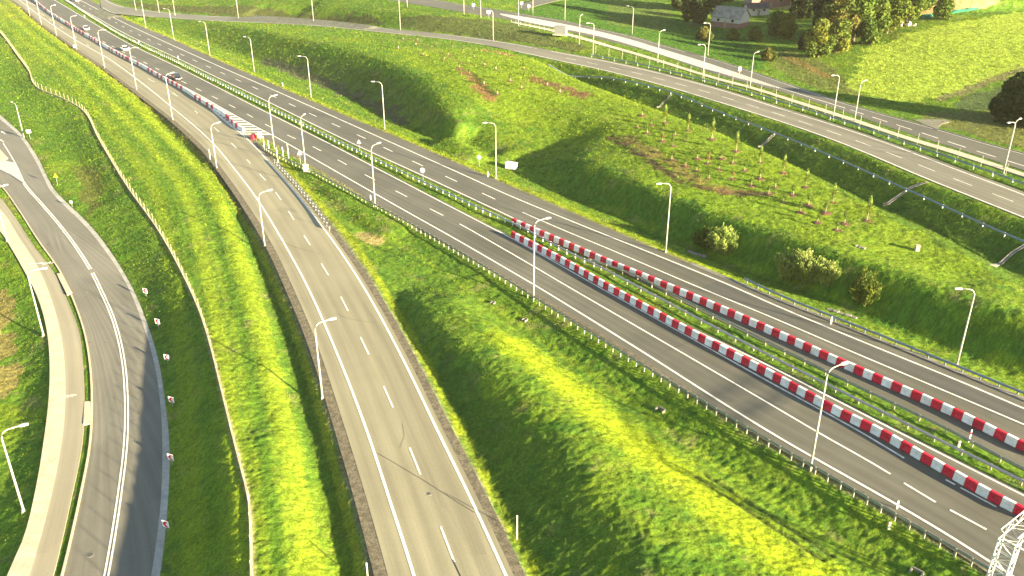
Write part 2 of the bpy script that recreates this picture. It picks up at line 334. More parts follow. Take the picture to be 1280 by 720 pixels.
s3 = arclen(rim3); d3 = np.interp(s3, [0, 10, 30, 400], [.3, 1.5, 3.5, 4.5]); z3 = np.interp(s3, [0, 10, 30, 400], [5.9, 5.0, 2.2, .8])
dt = rim3.copy(); dt[:, :2] += normals(rim3)*(d3*-sg)[:, None]; dt[:, 2] = z3; bl(dt)
dt2 = offset(rim3, -(1.5)*sg, 0); 
bl(offset(UR_LO, 1.2*sg, -.05))
# between the upper ramp and the far road
bl(offset(UR_UO, -1.2*sg, 0.0))
e1 = FP_L.copy(); bl(offset(e1, .5*sg, -.1))
cl([(400, 8, 6.5), (480, 14, 8.0), (540, 21, 8.8), (600, 26, 8.8), (660, 34, 8.0), (700, 43, 7.4)])
# north-west beyond the slip road
cl([(60, -38, 2), (170, -2, 1.5), (240, 1, 3), (320, 0, 5.5), (400, -2, 8), (480, -5, 10)])
cl([(180, 10, .5), (240, 15, 1.3), (320, 18, 2.4), (400, 23.5, 4.0), (470, 31, 5.4)])
# north-east fields
cl([(560, -4, 8.5), (640, 5, 8.0), (720, 12, 6.2), (800, 25, 4.6), (870, 45, 4.2), (930, 62, 4.4)])
cl([(960, 70, 4.9), (1010, 90, 5.2), (1060, 108, 5.2), (1110, 125, 5.1), (1170, 142, 5.1), (1260, 165, 5.1), (1400, 200, 5.1)])
cl([(1000, 50, 5.2), (1060, 60, 6.0), (1120, 50, 7.5), (1180, 45, 8.5), (1280, 40, 9.5), (1400, 40, 10)])
cl([(900, 25, 4.6), (1000, 22, 5.5), (1060, 18, 8), (1150, 20, 10.5), (1280, 12, 12.0), (1400, 8, 12)])
cl([(1080, 110, 5.5), (1160, 105, 5.8), (1240, 100, 6), (1300, 95, 6.2), (1400, 90, 7)])
cl([(700, -10, 7), (800, -8, 6), (900, -6, 7), (1000, -5, 9), (1100, -3, 13), (1200, -2, 15), (1300, -2, 15)])
# left field: ditch along the ramp, ridges, fence crest, slope
dpx = [(-20, -24), (12, -1), (30, 14), (53, 34), (88, 60), (131, 88), (165, 118), (200, 150), (232, 182), (262, 212), (284, 237), (303, 275), (320, 315), (337, 365), (358, 422), (388, 535), (410, 625), (430, 715), (455, 830)]
ditch = cl([(x, y, -1.15) for x, y in dpx])
bl(offset(RP_O, 1.5*sg, -.02))
gl = offset(ditch, 3.4*sg, 1.55); bl(gl)
bl(offset(ditch, 6.0*sg, 1.25))
bl(offset(ditch, 8.2*sg, 1.75))
fpx = [(-30, 15), (0, 41), (25, 74), (36, 89), (47, 110), (75, 122), (102, 137), (125, 177), (160, 235), (200, 292), (235, 357), (252, 397), (265, 440), (275, 480), (289, 537), (300, 580), (311, 625), (314, 670), (315, 720), (316, 830)]
fence_line = smooth_line(WZ([(x, y, float(np.interp(y, [300, 420, 520, 640, 720], [.25, .45, .75, 1.05, 1.2]))) for x, y in fpx]), 1.0); bl(fence_line)
cl([(-40, 60, -.3), (0, 90, -.5), (30, 118, -.8), (62, 150, -.9), (95, 190, -1.1), (130, 250, -1.1)])
bl(offset(fence_line, 1.0*sg, -.1)); bl(offset(fence_line, -1.6*sg, .05))
bl(offset(LR_S, -1.0*sg, .25))
# grass left of the footway
cl([(-60, 290, -2.2), (-20, 340, -2.6), (0, 380, -3.2), (25, 440, -3.6), (30, 500, -3.7), (20, 560, -3.9), (-5, 640, -4.1), (-40, 720, -4.2)])
# wedge between the ramp and the motorway
vx = [(470, 335, -.3), (482, 356, -.6), (505, 396, -.9), (532, 445, -1.0), (553, 485, -1.1), (572, 520, -1.1), (600, 585, -1.1), (630, 650, -1.1), (664, 720, -1.1), (715, 830, -1.1)]
cl(vx)
cl([(520, 372, .3), (548, 408, 1.0), (592, 440, 1.55), (640, 478, 1.85), (708, 543, 1.95), (745, 597, 1.95), (790, 652, 1.9), (830, 716, 1.85), (890, 820, 1.8)])
cl([(570, 372, .6), (640, 437, 1.45), (700, 492, 1.5), (765, 552, 1.5), (870, 650, 1.4), (955, 720, 1.3), (1080, 820, 1.3)])
cl([(500, 300, -.5), (560, 352, -.6), (640, 412, -1.2), (700, 455, -1.35), (765, 502, -1.4), (880, 578, -1.4), (1000, 652, -1.4), (1095, 720, -1.4), (1230, 815, -1.4)])
cl([(350, 205, -.35), (400, 245, -.5), (445, 280, -.55), (485, 312, -.6)], 1.5)
cl([(365, 200, .05), (420, 245, .1), (480, 290, .1)], 2)
# far and side surroundings
for X, Y, Z in [(-420, 0, -3), (-420, 150, 0), (-420, 300, 3), (-420, 450, 6), (-420, 700, 6), (-200, 700, 8), (0, 700, 10), (200, 700, 14), (420, 700, 16), (420, 450, 14), (420, 300, 9), (420, 150, 5), (420, 0, 3), (200, 0, -1), (100, 0, 0), (-80, -20, -4), (-200, 0, -4), (0, -40, 0), (-420, -60, -4), (420, -60, 0), (-150, 120, -2), (-150, 60, -4), (-250, 250, 0), (-300, 350, 2), (-200, 480, 4), (-100, 520, 8), (-250, 420, 1), (60, 520, 9), (150, 520, 11), (250, 520, 16), (180, 60, 1), (220, 160, 5), (300, 220, 6)]:
    TP.append((X, Y, Z))
tp = np.array(TP); key = np.round(tp[:, :2]/.35).astype(int)
_, ui = np.unique(key, axis=0, return_index=True); tp = tp[np.sort(ui)]
res = delaunay_2d_cdt([Vector((p[0], p[1])) for p in tp], [], [], 0, 1e-5)
ov, tris, oid = res[0], res[2], res[3]
zv = np.array([tp[o[0]][2] if o else 0. for o in oid]); xyv = np.array([(v.x, v.y) for v in ov])
C = 0.5; X0, Y0, X1, Y1 = -420, -60, 420, 700
nx, ny = int((X1-X0)/C)+1, int((Y1-Y0)/C)+1
R = np.zeros((ny, nx), np.float32)
for t in tris:
    a, b, c = xyv[t[0]], xyv[t[1]], xyv[t[2]]; za, zb, zc = zv[t[0]], zv[t[1]], zv[t[2]]
    x0 = max(int((min(a[0], b[0], c[0])-X0)/C), 0); x1 = min(int((max(a[0], b[0], c[0])-X0)/C)+1, nx-1)
    y0 = max(int((min(a[1], b[1], c[1])-Y0)/C), 0); y1 = min(int((max(a[1], b[1], c[1])-Y0)/C)+1, ny-1)
    if x1 < x0 or y1 < y0: continue
    gx = X0+np.arange(x0, x1+1)*C; gy = (Y0+np.arange(y0, y1+1)*C)[:, None]
    d = (b[1]-c[1])*(a[0]-c[0])+(c[0]-b[0])*(a[1]-c[1])
    if abs(d) < 1e-9: continue
    u = ((b[1]-c[1])*(gx-c[0])+(c[0]-b[0])*(gy-c[1]))/d
    v = ((c[1]-a[1])*(gx-c[0])+(a[0]-c[0])*(gy-c[1]))/d
    w = 1-u-v; m = (u >= -1e-6) & (v >= -1e-6) & (w >= -1e-6)
    zz = u*za+v*zb+w*zc
    S = R[y0:y1+1, x0:x1+1]; S[m] = zz[m]
for _ in range(3):
    Rp = np.pad(R, 1, mode='edge')
    R = (Rp[1:-1, 1:-1]*4+2*(Rp[:-2, 1:-1]+Rp[2:, 1:-1]+Rp[1:-1, :-2]+Rp[1:-1, 2:])+Rp[:-2, :-2]+Rp[2:, 2:]+Rp[:-2, 2:]+Rp[2:, :-2])/16
def pip(poly, X, Y):
    poly = np.asarray(poly)[:, :2]; m = np.zeros(X.shape, bool)
    bb = (X > poly[:, 0].min()) & (X < poly[:, 0].max()) & (Y > poly[:, 1].min()) & (Y < poly[:, 1].max())
    idx = np.nonzero(bb)[0]; x = X[idx]; y = Y[idx]; r = np.zeros(len(idx), bool)
    q = np.roll(poly, -1, axis=0)
    for (ax, ay), (bx, by) in zip(poly, q):
        if ay == by: continue
        c = ((ay > y) != (by > y)); r ^= c & (x < (bx-ax)*(y-ay)/(by-ay)+ax)
    m[idx] = r; return m
def ring(A, B): return np.concatenate([A, B[::-1]])
PAVED = [ring(ML_P, ML_Q), ring(MR_Q, MR_O), ring(UR_LO, UR_UO), ring(FR_L, FR_U), ring(LR_K, LR_S), ring(SW_L, CY_R), ring(FP_L, FP_U)]
# ramp: to its right edge line, joined into the motorway beyond the gore
k0 = np.argmin(np.hypot(*(ML_P-RP_Q[0])[:, :2].T))
RPE = np.concatenate([ML_L[:int(np.argmin(np.hypot(*(ML_L-RP_R[0])[:, :2].T)))+1], RP_Q[2:]])
PAVED.append(ring(RP_O, RPE))

def blur(A, it):
    for _ in range(it):
        P_ = np.pad(A, ((1, 1), (0, 0)), mode='edge'); A = (P_[:-2]+2*P_[1:-1]+P_[2:])/4
        P_ = np.pad(A, ((0, 0), (1, 1)), mode='edge'); A = (P_[:, :-2]+2*P_[:, 1:-1]+P_[:, 2:])/4
    return A
_X, _Y = np.meshgrid(X0+np.arange(nx)*C, Y0+np.arange(ny)*C); _X = _X.ravel(); _Y = _Y.ravel()
pm = np.zeros(_X.shape, bool)
for p in PAVED: pm |= pip(p, _X, _Y)
pm = pm.reshape(R.shape)
for _ in range(14):
    q_ = np.pad(pm, 1); pm = q_[1:-1, 1:-1] | q_[:-2, 1:-1] | q_[2:, 1:-1] | q_[1:-1, :-2] | q_[1:-1, 2:]
pk = blur(pm.astype(np.float32), 8); R = R*pk+blur(R, 9)*(1-pk)
def TZ(x, y):
    x = np.clip((np.asarray(x, float)-X0)/C, 0, nx-1.001); y = np.clip((np.asarray(y, float)-Y0)/C, 0, ny-1.001)
    i = x.astype(int); j = y.astype(int); fx = x-i; fy = y-j
    return R[j, i]*(1-fx)*(1-fy)+R[j, i+1]*fx*(1-fy)+R[j+1, i]*(1-fx)*fy+R[j+1, i+1]*fx*fy
def G(px, py):
    """where the sight line meets the terrain"""
    dx, dy, dz = ray(px, py)
    t = np.arange(30, 900, .25); X = dx*t; Y = dy*t; Z = H+dz*t
    hit = np.argmax(Z < TZ(X, Y)); t0 = t[hit]
    return Vector((dx*t0, dy*t0, float(TZ(dx*t0, dy*t0))))
def GL(pts, step=2.0): return smooth_line(np.array([tuple(G(x, y)) for x, y in pts]), step)
def drape(P, dz=0.0):
    Q = np.array(P, float).copy(); Q[:, 2] = TZ(Q[:, 0], Q[:, 1])+dz; return Q

# ------------------------------------------------------------------ noise and masks
def vnoise(x, y, s, seed):
    r = np.random.default_rng(seed).random((256, 256)); x = x/s; y = y/s
    i = np.floor(x).astype(int); j = np.floor(y).astype(int); fx = x-i; fy = y-j
    fx = fx*fx*(3-2*fx); fy = fy*fy*(3-2*fy)
    a = r[j % 256, i % 256]; b = r[j % 256, (i+1) % 256]; c = r[(j+1) % 256, i % 256]; d = r[(j+1) % 256, (i+1) % 256]
    return (a*(1-fx)+b*fx)*(1-fy)+(c*(1-fx)+d*fx)*fy
def fbm(x, y, s, seed, o=4):
    t = 0; a = 1; n = 0
    for k in range(o):
        t = t+a*vnoise(x*.8+y*.6, -x*.6+y*.8, s/2**k, seed+k); n += a; a *= .55
    return t/n
def ldist(P, X, Y, maxd):
    P = resample(np.asarray(P, float), max(.6, maxd*.25)); d = np.full(X.shape, 1e9)
    bb = (X > P[:, 0].min()-maxd) & (X < P[:, 0].max()+maxd) & (Y > P[:, 1].min()-maxd) & (Y < P[:, 1].max()+maxd)
    idx = np.nonzero(bb)[0]; x = X[idx]; y = Y[idx]; dd = np.full(len(idx), 1e9)
    for (ax, ay), (bx, by) in zip(P[:-1, :2], P[1:, :2]):
        vx, vy = bx-ax, by-ay; L = vx*vx+vy*vy+1e-9
        near = (np.abs(x-ax) < maxd+abs(vx)) & (np.abs(y-ay) < maxd+abs(vy))
        k = np.nonzero(near)[0]
        if not len(k): continue
        t = np.clip(((x[k]-ax)*vx+(y[k]-ay)*vy)/L, 0, 1)
        dd[k] = np.minimum(dd[k], np.hypot(x[k]-ax-t*vx, y[k]-ay-t*vy))
    d[idx] = dd; return d
# ------------------------------------------------------------------ ground sheet
ys = [-400, -200, -100, -30, 10, 25, 33]; y = 38.0
while y < 470: ys.append(y); y *= 1.00262
ys += list(np.geomspace(480, 7000, 40)); ys = np.array(ys)
u = np.linspace(-1, 1, 720); tail = np.geomspace(1.02, 60, 30)
u = np.concatenate([-tail[::-1], u, tail])
hw = .66*np.clip(ys, 38, 480)+24
GX = u[None, :]*hw[:, None]; GY = np.repeat(ys[:, None], len(u), 1)
nr, nc = GX.shape
gx, gy = GX.ravel(), GY.ravel(); gz = TZ(gx, gy).astype(float)
paved = np.zeros(gx.shape, bool)
for p in PAVED: paved |= pip(p, gx, gy)
dense = (np.abs(np.repeat(u[None, :], nr, 0).ravel()) <= 1) & (gy >= 33) & (gy < 470)
amp = np.where(paved, 0, 1.0)
edge = np.full(gx.shape, 99.)
for p in PAVED: edge = np.minimum(edge, ldist(np.concatenate([p, p[:1]]), gx, gy, 1.5))
soft = np.clip(edge/1.2, 0, 1)
gz += amp*soft*((fbm(gx, gy, 7, 11)-.5)*.32+(fbm(gx, gy, 1.0, 21, 3)-.5)*.13+(vnoise(gx, gy, .34, 31)-.5)*.11*(gy < 170))
gz += np.where(~dense, (fbm(gx, gy, 220, 5)-.5)*8*np.clip((gy-480)/300, 0, 1), 0)
gz -= np.where(paved, .12, 0)
gz -= np.where((~paved) & (edge < .35), .03, 0)
# colours (linear base colours, some with sun and shade painted in)
def mix(c, col_, m): return c+(np.asarray(col_)-c)*m[:, None]
n1 = fbm(gx, gy, 14, 41); n2 = fbm(gx, gy, 3.2, 51); n3 = fbm(gx, gy, 40, 61); n4 = fbm(gx, gy, .9, 71, 3)
gc = np.tile(np.array([.105, .165, .014]), (len(gx), 1))
gc = mix(gc, (.165, .200, .014), np.clip((n1-.42)*4, 0, 1)*.75)
gc = mix(gc, (.060, .130, .012), np.clip((n2-.52)*5, 0, 1)*.6)
gc = mix(gc, (.200, .190, .030), np.clip((n4-.6)*5, 0, 1)*.5)
gc = mix(gc, (.085, .150, .020), np.clip((n3-.5)*5, 0, 1)*.4)
def poly_px(pts): return np.array([tuple(G(x, y)) for x, y in pts])
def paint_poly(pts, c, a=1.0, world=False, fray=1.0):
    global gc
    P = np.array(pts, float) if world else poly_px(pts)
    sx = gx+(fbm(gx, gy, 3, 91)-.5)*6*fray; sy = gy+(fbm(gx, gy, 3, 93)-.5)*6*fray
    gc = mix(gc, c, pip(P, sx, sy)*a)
def paint_line(P, w, c, a=1.0, fray=.35):
    global gc
    d = ldist(P, gx, gy, w*2.5+1)+(fbm(gx, gy, 2.0, 95)-.5)*2*w*fray+(n4-.5)*w*fray*2
    gc = mix(gc, c, np.clip((w-d)/(w*.45)+.2, 0, 1)*a)
YG = (.215, .235, .012)
def stripes(P, region, d0, d1, seed, lo=(.07, .12, .012), hi=(.21, .25, .015), a=.5):
    """mown and driven bands running parallel to a line"""
    global gc
    D = ldist(P, gx, gy, d1+1); D = D+(fbm(gx, gy, 5, 95, 2)-.5)*.7
    r = np.random.default_rng(seed).random(400)*2-1; v = np.interp(D/.42, np.arange(400), r)
    m = pip(region, gx, gy)*np.clip((D-d0)*2, 0, 1)*np.clip((d1-D), 0, 1)
    gc = mix(gc, hi, np.clip(v, 0, 1)*a*m); gc = mix(gc, lo, np.clip(-v, 0, 1)*a*m)
stripes(ditch, ring(ditch, fence_line), 2.6, 19, 5)
stripes(ML_P, ring(ML_P, RP_Q), 1.4, 15, 6, a=.5)
stripes(MR_O, ring(MR_O, offset(MR_O, -8.5*sg)), 1.8, 8, 7, a=.45)
dry = fbm(gx, gy, 2.6, 211, 4); gc = mix(gc, (.19, .16, .055), np.clip((dry-.66)*9, 0, 1)*.6)
weed = fbm(gx, gy, 1.7, 221, 3); gc = mix(gc, (.045, .105, .014), np.clip((weed-.64)*9, 0, 1)*.6)
# left field: mown bands parallel to the ditch, sunlit ridge sides painted lighter
for o_, w_, c_, a_ in ((-1.2, .9, YG, .0), (2.6, 1.3, (.22, .25, .014), .7), (5.0, .7, (.085, .15, .012), .7), (7.6, 1.0, (.22, .25, .015), .65), (9.8, .6, (.10, .17, .012), .5), (12, 1.2, (.19, .23, .014), .6)):
    if a_: paint_line(offset(ditch, o_*sg), w_, c_, a_)
paint_line(offset(ditch, -.9*sg), 1.3, (.075, .105, .012), .6)  # shade on the ditch side below the slip road, painted darker
paint_line(offset(MR_O, -1.1*sg), .9, (.25, .28, .012), .8, .4)  # sunlit verge strip painted brighter
paint_line(offset(MR_O, -.25*sg), .4, (.26, .20, .09), .8)
paint_line(offset(RP_O, .7*sg), .9, (.20, .15, .085), .9)
paint_line(offset(RP_O, 1.9*sg), .5, (.26, .24, .02), .6)
paint_line(offset(RP_Q, -.6*sg), .9, (.20, .17, .11), .85)
paint_line(offset(RP_Q, -2.0*sg), .6, (.27, .27, .015), .7)  # sun-facing rise beside the slip road painted brighter
paint_line(offset(ML_P, .4*sg), .55, (.24, .19, .09), .85)
paint_line(GL([(640, 428), (700, 474), (765, 528), (870, 610), (960, 680), (1020, 722)]), 3.4, (.24, .27, .010), .75)  # sunlight on the wedge's sun-facing strip painted in, brighter core next
paint_line(GL([(640, 428), (700, 474), (765, 528), (870, 610), (960, 680), (1020, 722)]), 1.3, (.29, .31, .012), .6)
paint_poly([(480, 60), (600, 62), (690, 85), (800, 130), (960, 195), (1100, 265), (1230, 335), (1200, 355), (1100, 335), (960, 285), (820, 240), (740, 190), (690, 160), (620, 150), (560, 110)], (.20, .24, .014), .5)  # mound plateau painted brighter for its tilt towards the sun
paint_poly([(1080, 60), (1160, 35), (1300, 10), (1300, 85), (1180, 118), (1130, 130), (1060, 110)], (.30, .33, .04), .9)  # field painted brighter in place of a stronger tilt to the sun
paint_line(GL([(455, 295), (470, 303)]), 1.6, (.34, .24, .09), .9)
paint_line(GL([(575, 86), (590, 98), (604, 113), (616, 125)]), 1.3, (.24, .12, .05), .95, 1.3)
paint_line(GL([(590, 92), (606, 108), (618, 119)]), 1.0, (.05, .055, .015), .7)
paint_line(GL([(668, 99), (690, 106), (710, 112), (730, 120)]), 1.9, (.16, .075, .045), .9, 1.3)
paint_line(GL([(605, 63), (625, 66), (640, 70)]), 1.5, (.25, .14, .06), .8, 1.3)
paint_line(GL([(765, 172), (785, 184), (805, 198), (828, 213), (850, 227), (880, 236), (905, 240), (945, 243), (975, 244)]), .9, (.09, .055, .03), .9, 1.3)
paint_line(GL([(785, 172), (815, 190), (840, 205), (870, 225), (905, 238)]), 1.3, (.24, .13, .055), .6, 1.3)
paint_line(GL([(480, 40), (500, 44), (540, 62), (580, 80)]), .8, (.16, .11, .04), .5)
paint_poly([(955, 66), (985, 62), (1040, 80), (1060, 100), (1075, 122), (1010, 108), (970, 86)], (.12, .10, .035), .6)
paint_line(GL([(985, 72), (1010, 84), (1035, 96)]), 2.0, (.25, .14, .05), .6)
paint_poly([(1090, 22), (1150, 20), (1190, 15), (1240, 9), (1330, -3), (1330, -30), (1040, -30)], (.50, .32, .14), 1, fray=.3)
paint_poly([(920, -20), (1090, -20), (1090, 10), (960, 10)], (.42, .30, .10), 1)
paint_poly([(640, 22), (700, 28), (800, 48), (900, 76), (960, 90), (940, 50), (880, 30), (740, -2), (655, 4)], (.040, .105, .012), .8)  # shade of the meadow slope turned from the sun, painted darker
paint_poly([(760, 30), (830, 40), (840, 10), (760, 3)], (.12, .14, .03), .7)
paint_poly([(1192, 130), (1210, 119), (1250, 110), (1300, 108), (1300, 138), (1240, 139), (1200, 138)], (.085, .11, .035), 1, fray=.25)
paint_line(GL([(1175, 124), (1200, 116), (1230, 104), (1262, 92), (1290, 84)]), 1.6, (.17, .14, .06), .9, .9)
paint_poly([(1150, 140), (1200, 139), (1290, 143), (1290, 190), (1230, 172), (1170, 158)], (.15, .12, .045), .7)
paint_poly([(150, 3), (240, 8), (320, 8), (470, 20), (480, 30), (320, 20), (180, 12)], (.085, .075, .03), .8)
paint_poly([(500, 22), (640, 30), (740, 60), (720, 66), (640, 52), (500, 34)], (.085, .085, .030), .8)
paint_poly([(330, 70), (420, 100), (500, 140), (520, 150), (495, 152), (420, 116), (330, 80)], (.10, .085, .055), .8)
paint_poly([(390, 70), (470, 90), (540, 130), (560, 165), (500, 145), (400, 100), (330, 68)], (.10, .10, .03), .35)
paint_poly([(-30, 350), (10, 370), (18, 430), (14, 500), (-30, 520)], (.26, .17, .06), .75)
paint_poly([(95, 205), (125, 210), (130, 245), (120, 275), (95, 240)], (.13, .10, .03), .6)
paint_poly([(0, 148), (-20, 60), (0, 60), (55, 120), (100, 150), (110, 200), (70, 195)], (.07, .13, .012), .6)
paint_poly([(25, 0), (50, 20), (50, 40), (0, 20), (-30, -30)], (.21, .20, .02), .4)
# shade of the mound foot, ramp bank and wedge slope painted darker
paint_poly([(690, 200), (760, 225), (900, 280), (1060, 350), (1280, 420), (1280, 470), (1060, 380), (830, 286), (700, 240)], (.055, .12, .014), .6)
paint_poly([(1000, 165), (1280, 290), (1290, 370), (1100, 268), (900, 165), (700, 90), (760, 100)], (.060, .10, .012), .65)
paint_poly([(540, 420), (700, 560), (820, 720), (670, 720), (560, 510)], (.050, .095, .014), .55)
paint_line(fence_line, .35, (.30, .26, .12), .7, .3)
gc = mix(gc, (.18, .155, .115), (paved*1.0))
tlx = [ldist(offset(GL([(850, 600), (950, 668), (1010, 708)]), o_*sg), gx, gy, 2) for o_ in (-2.2, -3.6)]
for d_ in tlx:
    gz -= np.clip(.35-d_, 0, .35)*.6; gc = mix(gc, (.05, .06, .015), np.clip((.45-d_)*3, 0, 1)*.8)
gc = gc*np.array([.88, 1.03, 1.0])
gc = np.clip(gc*(1+(rng.random(len(gx))-.5)[:, None]*.6)*(.82+.36*fbm(gx, gy, .8, 171, 2))[:, None], .005, 1)

me = bpy.data.meshes.new('ground'); nv = nr*nc
idx = np.arange(nv).reshape(nr, nc); q = np.stack([idx[:-1, :-1], idx[:-1, 1:], idx[1:, 1:], idx[1:, :-1]], -1).reshape(-1, 4)
me.vertices.add(nv); me.vertices.foreach_set('co', np.stack([gx, gy, gz], 1).ravel())
me.loops.add(q.size); me.loops.foreach_set('vertex_index', q.ravel()); me.polygons.add(len(q))
me.polygons.foreach_set('loop_start', np.arange(0, q.size, 4)); me.polygons.foreach_set('loop_total', np.full(len(q), 4))
me.polygons.foreach_set('use_smooth', np.ones(len(q), bool))
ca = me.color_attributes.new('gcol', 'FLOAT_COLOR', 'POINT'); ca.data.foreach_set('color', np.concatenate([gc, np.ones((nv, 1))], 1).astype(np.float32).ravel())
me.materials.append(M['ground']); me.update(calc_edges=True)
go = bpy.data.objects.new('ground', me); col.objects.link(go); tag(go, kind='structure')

# grass tufts: uncountable, one object
gi = np.nonzero(dense & (~paved) & (edge > .25) & (np.abs(gx) < .60*gy+16) & (gy > 44) & (gy < 400))[0]
def tufts(n, pick, hscale):
    k = gi[rng.integers(0, len(gi), n)] if pick is None else pick
    n = len(k); X = gx[k]+(rng.random(n)-.5)*.4*gy[k]/100; Y = gy[k]+(rng.random(n)-.5)*.4*gy[k]/100
    Z = gz[k]-.04
    clump = fbm(X, Y, .9, 121, 3)
    s = np.clip(gy[k]/85, .75, 2.6)*hscale*(.25+1.1*clump)
    h = (.08+.22*rng.random(n)**1.6)*s
    V = np.zeros((n, 3, 3, 3)); a = rng.random((n, 3))*6.283
    for b in range(3):
        ang = a[:, b]; w = .055*s*(.6+.8*rng.random(n)); lean = h*(.25+.7*rng.random(n)); la = rng.random(n)*6.283
        ox = (rng.random(n)-.5)*.22*s; oy = (rng.random(n)-.5)*.22*s
        V[:, b, 0] = np.stack([X+ox-np.cos(ang)*w, Y+oy-np.sin(ang)*w, Z], 1)
        V[:, b, 1] = np.stack([X+ox+np.cos(ang)*w, Y+oy+np.sin(ang)*w, Z], 1)
        V[:, b, 2] = np.stack([X+ox+np.cos(la)*lean, Y+oy+np.sin(la)*lean, Z+h*(.7+.6*rng.random(n))], 1)
    c = gc[k]*(.55+.95*rng.random(n))[:, None]*np.array([1, 1, 1])+np.array([.05, .03, .0])*(rng.random(n) > .86)[:, None]
    c = np.repeat(np.concatenate([c, np.ones((n, 1))], 1), 9, 0)
    return V.reshape(-1, 3), c
V, c = tufts(700000, None, .55)
me = bpy.data.meshes.new('grass'); nv = len(V); me.vertices.add(nv); me.vertices.foreach_set('co', V.ravel())
me.loops.add(nv); me.loops.foreach_set('vertex_index', np.arange(nv)); me.polygons.add(nv//3)
me.polygons.foreach_set('loop_start', np.arange(0, nv, 3)); me.polygons.foreach_set('loop_total', np.full(nv//3, 3))
ca = me.color_attributes.new('gcol', 'FLOAT_COLOR', 'POINT'); ca.data.foreach_set('color', c.astype(np.float32).ravel())
me.materials.append(M['blades']); me.update(calc_edges=True)
o = bpy.data.objects.new('grass', me); col.objects.link(o)
tag(o, 'tufted green and yellow grass covering the banks, verges and fields', 'grass', kind='stuff')

# ------------------------------------------------------------------ roads
def ribbon(name, A, B, m, dz, n=None,  thick=.14, kind='structure', local=None, nacross=1):
    L = max(arclen(A)[-1], arclen(B)[-1]); n = n or max(3, int(L/2.0))
    a = resample(A, n=n); b = resample(B, n=n); v = []; f = []; lane = []
    W = np.linalg.norm((b-a)[:, :2], axis=1); s = arclen((a+b)/2)
    k = nacross+1
    for i in range(n):
        for j in range(k):
            t = j/nacross; p = a[i]*(1-t)+b[i]*t
            if local is not None: p[2] = local(p[1])
            v.append((p[0], p[1], p[2]+dz)); lane.append((t*W[i], s[i], 0))
    for i in range(n-1):
        for j in range(nacross):
            f.append((i*k+j, i*k+j+1, (i+1)*k+j+1, (i+1)*k+j))
    if thick:
        o_ = len(v)
        for i in range(n):
            for j in (0, nacross):
                p = v[i*k+j]; v.append((p[0], p[1], p[2]-thick)); lane.append(lane[i*k+j])
        for i in range(n-1):
            f.append((i*k, (i+1)*k, o_+2*(i+1), o_+2*i)); f.append((i*k+nacross, o_+2*i+1, o_+2*(i+1)+1, (i+1)*k+nacross))
    # face up
    p0, p1, p2 = [Vector(v[q]) for q in f[0][:3]]
    if (p1-p0).cross(p2-p0).z < 0: f = [t[::-1] for t in f]
    o = mesh_obj(name, v, f, m)
    at_ = o.data.attributes.new('lane', 'FLOAT_VECTOR', 'POINT'); at_.data.foreach_set('vector', np.array(lane, np.float32).ravel())
    if kind: o['kind'] = kind
    return o
ribbon('motorway_carriageway', ML_P, ML_Q, M['asph'], .020)
ribbon('motorway_carriageway', MR_Q, MR_O, M['asph'], .024)
ribbon('slip_road', RP_O, RPE, M['asph_ramp'], .030)
ribbon('upper_ramp_road', UR_LO, UR_UO, M['asph_up'], .034, local=zuw, nacross=4)
ribbon('far_road', FR_L, FR_U, M['asph'], .020, local=zfw, nacross=4)
ribbon('far_footpath', FP_L, FP_U, M['paving'], .06, local=zfw, nacross=2)
ribbon('local_road', LR_K, LR_R, M['asph_left'], .020, local=zlw, nacross=6)
ribbon('drain_channel', LR_R, LR_S, M['channel'], .026, local=zlw, nacross=6)
ribbon('cycle_path', CY_L, CY_R, M['cycle'], .075, local=zlw, nacross=6)
ribbon('footway', SW_L, CY_L, M['paving'], .083, local=zlw, nacross=6)
ribbon('kerb', offset(LR_K, .05*sg), offset(LR_K, -.13*sg), M['paving'], .13, thick=.2, local=zlw)
ribbon('kerb', offset(FR_U, -.02*sg), offset(FR_U, -.24*sg), M['conc'], .12, thick=.2)
# darker resurfaced length on the right carriageway, and the narrow grass strip between kerb and cycle path
def near_s(P, px, py, z=0): w = U(px, py, z); return arclen(P)[int(np.argmin(np.hypot(P[:, 0]-w[0], P[:, 1]-w[1])))]
sA = near_s(MR_R, 900, 353); LEN = arclen(MR_R)[-1]
ribbon('resurfaced_asphalt', offset(sub(MR_R, sA, LEN-1), 3.6*sg), offset(sub(MR_R, sA, LEN-1), .2*sg), M['asph_new'], .030, thick=0)
# gravel shoulders
ribbon('gravel_shoulder', offset(RP_O, 1.05*sg), offset(RP_O, -.02*sg), M['gravel'], .012, thick=0)
ribbon('gravel_shoulder', RP_Q, offset(RP_Q, -.9*sg), M['gravel'], .013, thick=0)
ribbon('gravel_shoulder', offset(sub(MR_O, near_s(MR_O, 860, 329), LEN-5), .0*sg), offset(sub(MR_O, near_s(MR_O, 860, 329), LEN-5), -.75*sg), M['conc'], .014, thick=0)
ribbon('gravel_shoulder', ML_P, offset(ML_P, .55*sg), M['gravel'], .012, thick=0)

# side stub road and field track
st = WL([(650, 16), (652, 8), (668, 3), (700, -3)], 8.0); ribbon('side_road', chaikin(WL([(634, 16), (645, 9), (652, 5), (690, -6)], 8.1), 2), chaikin(WL([(662, 20), (655, 13), (668, 8), (705, -1)], 8.1), 2), M['asph'], .10)
tr = GL([(1150, 152), (1170, 156), (1182, 151)]); ribbon('field_entrance', drape(GL([(1140, 150), (1166, 150), (1180, 150)])), drape(GL([(1172, 163), (1176, 156), (1188, 153)])), M['asph_up'], .12)

